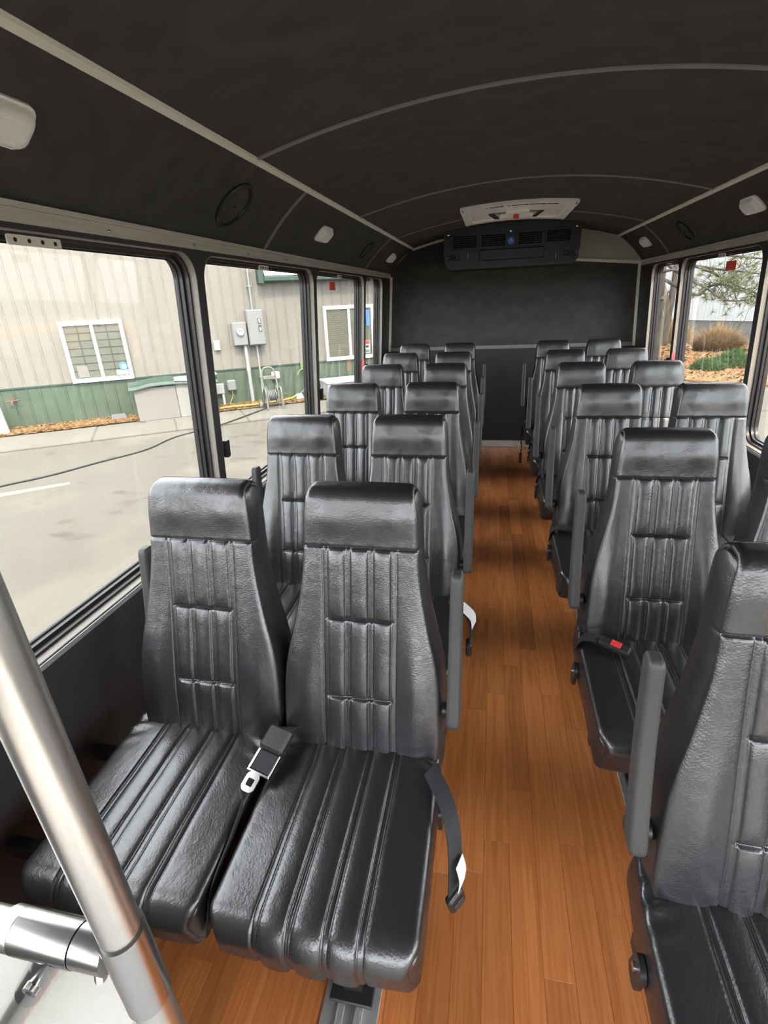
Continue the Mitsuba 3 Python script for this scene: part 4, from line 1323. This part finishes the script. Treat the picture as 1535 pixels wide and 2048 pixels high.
# strap hanging off the aisle side of the nearest left aisle seat
x_ = -.052
belt('black seat belt tongue with a white tag hanging beside the nearest left aisle seat', [
    ('strap', ribbon(bez([(-.105, .86, .478), (-.066, .79, .482), (-.045, .745, .462), (-.036, .715, .42), (-.034, .695, .375), (-.034, .685, .33)], 8), (.6, .75, .2), .040), webbing, True),
    ('buckle', xf(cbox((-.009, -.022, -.052), (.009, .022, .0), .005), basis((-.036, .680, .338), (.75, -.6, 0), (.6, .75, .25))), plastic),
    ('button', xf(cbox((.0092, -.014, -.045), (.0112, .014, -.02), .0005), basis((-.036, .680, .338), (.75, -.6, 0), (.6, .75, .25))), arm_plastic),
    ('tag', ribbon(bez([(-.026, .70, .415), (-.018, .69, .39), (-.020, .685, .36)], 5), (.35, .9, .2), .032, .0006), tag_m, False, 'white cloth tag')])
belt('black seat belt with a white label on the second left aisle seat', [
    ('strap', ribbon(bez([(-.115, 1.60, .478), (-.070, 1.545, .484), (-.040, 1.52, .465), (-.030, 1.51, .42), (-.036, 1.50, .37)], 8), (.25, .9, .3), .046), webbing, True),
    ('tag', ribbon(bez([(-.085, 1.555, .488), (-.058, 1.53, .486), (-.030, 1.513, .466), (-.024, 1.506, .436)], 6), (.3, .9, .25), .040, .0008), tag_m, False, 'white label'),
    ('buckle', cbox((-.050, 1.47, .325), (-.030, 1.515, .375), .005), plastic)])
Mr = basis((.402, 1.375, .492), (.80, -.42, -.10), (.42, .80, .1))
belt('black seat belt buckle with a red button on the second right aisle seat', [
    ('buckle', xf(cbox((-.045, -.018, -.010), (.045, .018, .010), .005), Mr), plastic),
    ('button', xf(cbox((-.012, -.013, .0102), (.018, .013, .013), .001), Mr), red_m, False, 'red release button'),
    ('strap', ribbon(bez([(.300, 1.42, .44), (.318, 1.42, .482), (.345, 1.408, .494), (.368, 1.394, .492)], 7), (.4, .9, .05), .044), webbing, True)])
Mr = basis((.83, 1.56, .492), (.80, -.42, -.05), (.42, .80, .1))
for yy, lab in ((2.285, 'third'), (3.09, 'fourth'), (3.835, 'fifth')):
    belt(f'bunched black seat belt at the aisle corner of the {lab} right row', [
        ('strap', ribbon(bez([(.302, yy - .02, .42), (.312, yy - .03, .475), (.345, yy - .035, .490), (.385, yy - .05, .488)], 7), (.3, .9, .1), .044), webbing, True),
        ('buckle', xf(cbox((-.035, -.017, -.008), (.035, .017, .010), .005), basis((.41, yy - .065, .492), (.85, -.4, 0), (.4, .85, .1))), plastic)])
Mr = basis((.745, 2.15, .494), (.85, .3, -.05), (-.3, .85, .1))
belt('seat belt buckle with a red button between the third right row seats', [
    ('buckle', xf(cbox((-.040, -.018, -.010), (.035, .018, .010), .005), Mr), white_p), ('button', xf(cbox((.010, -.013, .0102), (.032, .013, .013), .001), Mr), red_m, False, 'red release button'),
    ('strap', xf(cbox((-.085, -.020, -.008), (-.0405, .020, -.004), .001), Mr), webbing)])
belt('black seat belt with a white tag hanging off the last right aisle seat', [
    ('strap', ribbon(bez([(.330, 4.56, .47), (.292, 4.52, .45), (.285, 4.51, .36), (.287, 4.51, .26), (.289, 4.50, .19)], 7), (.2, .9, .1), .04), webbing, True),
    ('tag', cbox((.262, 4.48, .20), (.284, 4.53, .27), .002), tag_m, False, 'white tag'), ('buckle', cbox((.276, 4.48, .10), (.298, 4.525, .185), .005), plastic)])

# ------------------------------------------------------------------ stanchion, rail and modesty panel at the front left
PX, PY = -.326, .232
st = thing('grab_pole', 'brushed steel stanchion pole standing at the front left with a cast tee clamp', 'pole')
obj('pole', tube([(PX + .028, PY, .001), (PX, PY, .95), (PX - .031, PY, ceil_z(PX) - .006)], .0190, 28), steel, st, 40)
obj('sleeve', cat([tube([(PX + .003, PY, .845), (PX, PY, .955)], .0215, 28)]), cast, st, 40)
obj('flange', lathe([(0, .0015), (.045, .0015), (.045, .006), (.026, .010), (.0195, .02), (.0195, .03)], 24).apply_translation([PX + .028, PY, 0]), cast, st, 40)
RZ = .914
rl = thing('grab_rail', 'horizontal steel rail running left from the stanchion pole to the wall', 'rail')
obj('tube', tube([(-.46, PY, RZ), (-1.045, PY, RZ)], .0175, 24), steel, rl, 40)
obj('clamp', tube([(-.347, PY, RZ), (-.382, PY, RZ)], .0200, 24), cast, rl, 40)
tee = [tube([(-.383, PY, RZ), (-.452, PY, RZ)], .0210, 24)]
bra = bez([(-.402, PY, RZ - .002), (-.418, PY - .001, RZ - .022), (-.440, PY - .002, RZ - .054), (-.478, PY - .002, RZ - .110)], 8)
tee.append(tube(bra, np.r_[np.linspace(.0215, .0185, 14), np.full(len(bra) - 14, .0178)], 24))
obj('tee', cat(tee), cast, rl, 40)
obj('collar', tube([(-.453, PY, RZ), (-.468, PY, RZ)], .0205, 24), steel, rl, 40)
obj('brace', tube([(-.470, PY - .002, RZ - .098), (-.85, PY - .002, RZ - .66)], .0150, 20), steel, rl, 40)
sc_ = obj('set_screw', tube([(-.443, PY - .025, RZ - .058), (-.443, PY - .012, RZ - .058)], .008, 16), cast, rl, 40)
obj('socket', tube([(-.443, PY - .0256, RZ - .058), (-.443, PY - .0245, RZ - .058)], .0035, 6), rubber, sc_)
sc_ = obj('set_screw', tube([(-.362, PY - .010, RZ - .034), (-.362, PY - .006, RZ - .019)], .006, 6), cast, rl, 40)
mp_ = thing('modesty_panel', 'cream modesty panel below the steel rail at the lower left', 'panel')
obj('board', cbox((-1.04, PY + .020, .05), (PX - .0285, PY + .030, .878), .002), cream, mp_)
obj('edge_trim', cbox((PX - .0283, PY + .017, .05), (PX - .0225, PY + .033, .878), .001), cream, mp_)
obj('foot', cbox((-1.0, PY + .012, .0005), (PX - .10, PY + .038, .0495), .002), alu, mp_)
obj('clip', cat([cbox((PX - .052, PY + .008, .735), (PX - .020, PY + .0195, .742), .001), cbox((PX - .052, PY + .008, .70), (PX - .046, PY + .0195, .735), .001)]), alu, mp_)
one('paper_scrap', 'tiny pale scrap lying on the floor in front of the left seats', 'scrap', cbox((-0.735, 0.688, .0004), (-0.725, 0.704, .004), .001), tag_m)

# ------------------------------------------------------------------ dome lamps, speakers on the coves
def cove_frame(side, y, t=.5):
    a3 = np.array([XCL if side < 0 else XCR, 0, ZC])
    b3 = np.array([XL if side < 0 else XR, 0, ZW])
    d = b3 - a3
    inn = np.array([d[2], 0, -d[0]]) * (1 if side < 0 else -1)
    inn /= np.linalg.norm(inn)
    if inn[2] > 0:
        inn = -inn
    o = a3 + d * t - inn * .012 * 4 * t * (1 - t) + np.array([0, y, 0])
    ydir = np.cross(inn, [0, 1, 0.0])
    M = np.eye(4)
    M[:3, 0], M[:3, 1], M[:3, 2], M[:3, 3] = [0, 1, 0], np.cross(inn, [0, 1, 0]), inn, o
    return M


def dome_lamp(side, y, label, t=.5, L=.085):
    M = cove_frame(side, y, t)
    k = thing('dome_lamp', label, 'ceiling light', 'white dome lamps on the sloping panels')
    base = ext(rrect(-L, -.045, L, .045, .025), .008)
    obj('base', xf(base, M), white_p, k, 30)
    ms = []
    lev_ = [(.0, .008), (.004, .020), (.012, .028), (.022, .031)]
    rings = [np.column_stack([np.array(rrect(-L + .006 + i_, -.040 + i_, L - .006 - i_, .040 - i_, max(.022 - i_ * .5, .006), 6).exterior.coords)[:-1], np.full(28, z)]) for i_, z in lev_]
    rg_ = np.array(rings)
    m = gridmesh(np.concatenate([rg_, rg_[:, :1]], 1))
    top_ = hull(np.vstack([rings[-1], rings[-1] - [0, 0, .0005]]))
    obj('lens', xf(cat([m, top_]), M), lamp_m, k, 40)


for y, l in ((.955, 'white dome lamp on the left sloping panel, nearest the camera at the photo edge'), (2.935, 'white dome lamp on the left sloping panel beyond the round speaker'), (4.89, 'white dome lamp on the left sloping panel nearest the rear wall')):
    dome_lamp(-1, y, l, .52)
for y, l in ((3.04, 'white dome lamp on the right sloping panel, nearer the camera'), (4.90, 'white dome lamp on the right sloping panel nearest the rear wall')):
    dome_lamp(1, y, l, .50)


def speaker(side, y, label, r=.088, t=.55):
    M = cove_frame(side, y, t)
    k = thing('speaker', label, 'speaker')
    obj('ring', xf(lathe([(r * .86, .0), (r, .0), (r, .008), (r * .95, .012), (r * .88, .011), (r * .86, .004)], 40), M), plastic, k, 40)
    obj('grille', xf(lathe([(0, .009), (r * .3, .0085), (r * .6, .007), (r * .85, .003), (r * .85, .0005), (0, .0005)], 40), M), cloth, k, 40)
    obj('cap', xf(lathe([(0, .014), (.006, .013), (.010, .0095), (0, .0092)], 16), M), plastic, k, 40)


speaker(-1, 1.915, 'black round speaker on the left sloping panel')
speaker(-1, 3.95, 'small black round speaker on the left sloping panel near the rear', .07)
speaker(1, 4.0, 'black round speaker on the right sloping panel', .075)

# ------------------------------------------------------------------ roof hatch
hx0, hx1, hy0, hy1 = -.243, .52, 3.92, 4.77
rh = thing('roof_hatch', 'white roof escape hatch with upside-down lettering in the black ceiling', 'roof hatch')
zt = lambda x: ceil_z(x)


def on_ceiling(m2, drop):
    """bend a flat mesh (x, y, z up = into the cabin) under the ceiling arc"""
    m = m2.copy()
    v = m.vertices
    z = ZC + .124 * (1 - ((v[:, 0] - CX) / .918) ** 2)
    m.vertices = np.column_stack([v[:, 0], v[:, 1], z - v[:, 2] - drop])
    m.invert()
    return m


fr_ = trimesh.util.concatenate([ext(rrect(hx0, hy0, hx1, hy1, .02).difference(rrect(hx0 + .055, hy0 + .085, hx1 - .055, hy1 - .085, .05)), .016)])
fr_ = fr_.subdivide_to_size(.08)
obj('frame', on_ceiling(fr_, .0), white_p, rh)
pan = ext(rrect(hx0 + .052, hy0 + .082, hx1 - .052, hy1 - .082, .05), .006).subdivide_to_size(.08)
obj('inner_panel', on_ceiling(pan, .0), lamp_m, rh)
hcx, hcy = .5 * (hx0 + hx1), .5 * (hy0 + hy1) - .07
zz = ceil_z(hcx) + .008
obj('handle_bar', cbox((hcx - .12, hcy + .10, zz - .055), (hcx + .12, hcy + .17, zz - .025), .008), white_p, rh)
for s_ in (-1, 1):
    obj('bracket', hull([(hcx + s_ * .12, hcy + .10, zz - .05), (hcx + s_ * .12, hcy + .17, zz - .05), (hcx + s_ * .15, hcy + .10, zz - .05), (hcx + s_ * .15, hcy + .17, zz - .05), (hcx + s_ * .17, hcy + .10, zz - .012), (hcx + s_ * .21, hcy + .10, zz - .012), (hcx + s_ * .17, hcy + .16, zz - .012), (hcx + s_ * .21, hcy + .16, zz - .012)]), plastic, rh)
obj('knob', xf(lathe([(0, -.012), (.016, -.012), (.020, -.006), (.020, .01), (.014, .014), (0, .014)], 20), mat(0, (hcx, hcy + .085, zz - .052))), red_m, rh, 40, label='red turning knob')
obj('latch_box', cbox((hcx - .075, hcy + .02, zz - .035), (hcx + .09, hcy + .095, zz - .012), .006), lamp_m, rh)
tx2 = meshkit.text_mesh('EMERGENCY EXIT', .040, .003, True)
tx2.apply_translation([-tx2.bounds.mean(0)[0], -tx2.bounds.mean(0)[1], 0])
tx2.apply_transform(mat(math.pi))
tx2.apply_translation([hcx + .02, hy0 + .135, .0])
obj('lettering', on_ceiling(tx2, .0085), text_m, rh)
for q in ((hx0 + .02, hy0 + .02), (hx1 - .02, hy0 + .02), (hx0 + .02, hy1 - .02), (hx1 - .02, hy1 - .02)):
    obj('screw', xf(trimesh.creation.icosphere(1, .006), mat(0, (q[0], q[1], ceil_z(q[0]) - .0235))), galv, rh)

# ------------------------------------------------------------------ air conditioner at the rear
ac = thing('air_conditioner', 'black rear air conditioning unit with four louvred vents and a blue round badge', 'air conditioner')
AY = 4.98                                  # front face
k_s = AY / 4.75


def A(x, y):
    return P(x, y, Y=AY)


x0a, x1a = A(887, 500)[0], A(1160, 490)[0]
zt_, zb_ = 1.985, A(1000, 535)[2]
acx = .5 * (x0a + x1a)
# main housing: rounded upper body leaning back, rounded lower tray
up = rrect(x0a, 1.80, x1a, 2.10, .03)
arcp = Polygon([(x, ceil_z(x) - .004) for x in xs] + [(XCR, 1.5), (XCL, 1.5)])
up = up.intersection(arcp)


def acx_ext(poly, y0, y1):
    return back_ext(poly, y0, y1)


obj('housing', acx_ext(up, AY, YB - .014), plastic, ac)
low = rrect(x0a + .01, zb_, x1a - .01, 1.84, .07)
obj('lower_tray', acx_ext(low, AY - .012, YB - .014), plastic, ac, 40)
lowin = rrect(x0a + .03, zb_ + .02, x1a - .03, 1.815, .055)
obj('tray_face', acx_ext(low.difference(lowin).intersection(sbox(-2, zb_, 2, 1.815)), AY - .020, AY - .0121), arm_plastic, ac, 40)
obj('centre_panel', cbox((A(958, 500)[0], AY - .035, A(1000, 520)[2]), (A(1087, 500)[0], AY - .0125, A(1020, 497)[2]), .006), plastic, ac)
for (px0, px1, py0, py1) in ((906, 953, 472, 497), (962, 1009, 469, 493), (1036, 1082, 464, 488), (1092, 1139, 459, 483)):
    vx0, vx1 = A(px0, py1)[0], A(px1, py1)[0]
    vz1, vz0 = A(.5 * (px0 + px1), py0)[2], A(.5 * (px0 + px1), py1)[2]
    vz0, vz1 = min(vz0, vz1), max(vz0, vz1)
    v_ = acx_ext(rrect(vx0 - .012, vz0 - .012, vx1 + .012, vz1 + .012, .008).difference(rrect(vx0, vz0, vx1, vz1, .004)), AY - .018, AY - .0005)
    vk = obj('vent', v_, plastic, ac, 30)
    obj('back', cbox((vx0 - .002, AY - .002, vz0 - .002), (vx1 + .002, AY - .0004, vz1 + .002), 0), rubber, vk)
    for i in range(6):
        z = vz0 + (vz1 - vz0) * (i + .5) / 6
        obj('louvre', hull([(vx0, AY - .012, z - .005), (vx1, AY - .012, z - .005), (vx0, AY - .004, z + .002), (vx1, AY - .004, z + .002), (vx0, AY - .012, z - .003), (vx1, AY - .012, z - .003), (vx0, AY - .004, z + .004), (vx1, AY - .004, z + .004)]), plastic, vk)
    for i in range(1, 4):
        x = vx0 + (vx1 - vx0) * i / 4
        obj('vane', cbox((x - .0015, AY - .0155, vz0), (x + .0015, AY - .0122, vz1), 0), arm_plastic, vk)
bc = A(1021, 481)
Mbd = np.array([[1, 0, 0, bc[0]], [0, 0, -1, AY - .0005], [0, 1, 0, bc[2]], [0, 0, 0, 1.0]])
bd = obj('badge', xf(lathe([(0, 0), (.030, 0), (.030, .006), (.027, .008), (0, .008)], 28), Mbd), blue_m, ac, 40, label='round blue badge with a white mark')
obj('mark', xf(ext(Polygon([(-.016, -.012), (0, .020), (.016, -.012), (.010, -.012), (0, .008), (-.010, -.012)]), .002), Mbd @ mat(0, (0, 0, .0082))), tag_m, bd)
for px in ((896, 470), (1021, 461), (1154, 451)):
    q = A(*px)
    obj('screw', xf(lathe([(0, 0), (.011, 0), (.010, .005), (0, .007)], 14), np.array([[1, 0, 0, q[0]], [0, 0, -1, AY - .0004], [0, 1, 0, min(q[2], ceil_z(q[0]) - .02)], [0, 0, 0, 1.0]])), chrome, ac, 40)
for px, w_ in (((905, 516), .05), ((1140, 505), .05)):
    q = A(*px)
    obj('finger_pull', acx_ext(rrect(q[0] - .06, q[2] - .022, q[0] + .06, q[2] + .018, .016), AY - .0165, AY - .0122), rubber, ac, 30)
    for s_ in (-1, 1):
        obj('screw', xf(lathe([(0, 0), (.006, 0), (.005, .003), (0, .004)], 10), np.array([[1, 0, 0, q[0] + s_ * .04], [0, 0, -1, AY - .0167], [0, 1, 0, q[2]], [0, 0, 0, 1.0]])), galv, ac)
for px in (935, 1110):
    q = A(px, 512)
    obj('tab', cbox((q[0] - .004, AY - .026, q[2] - .02), (q[0] + .004, AY - .0125, q[2] + .02), .001), galv, ac)
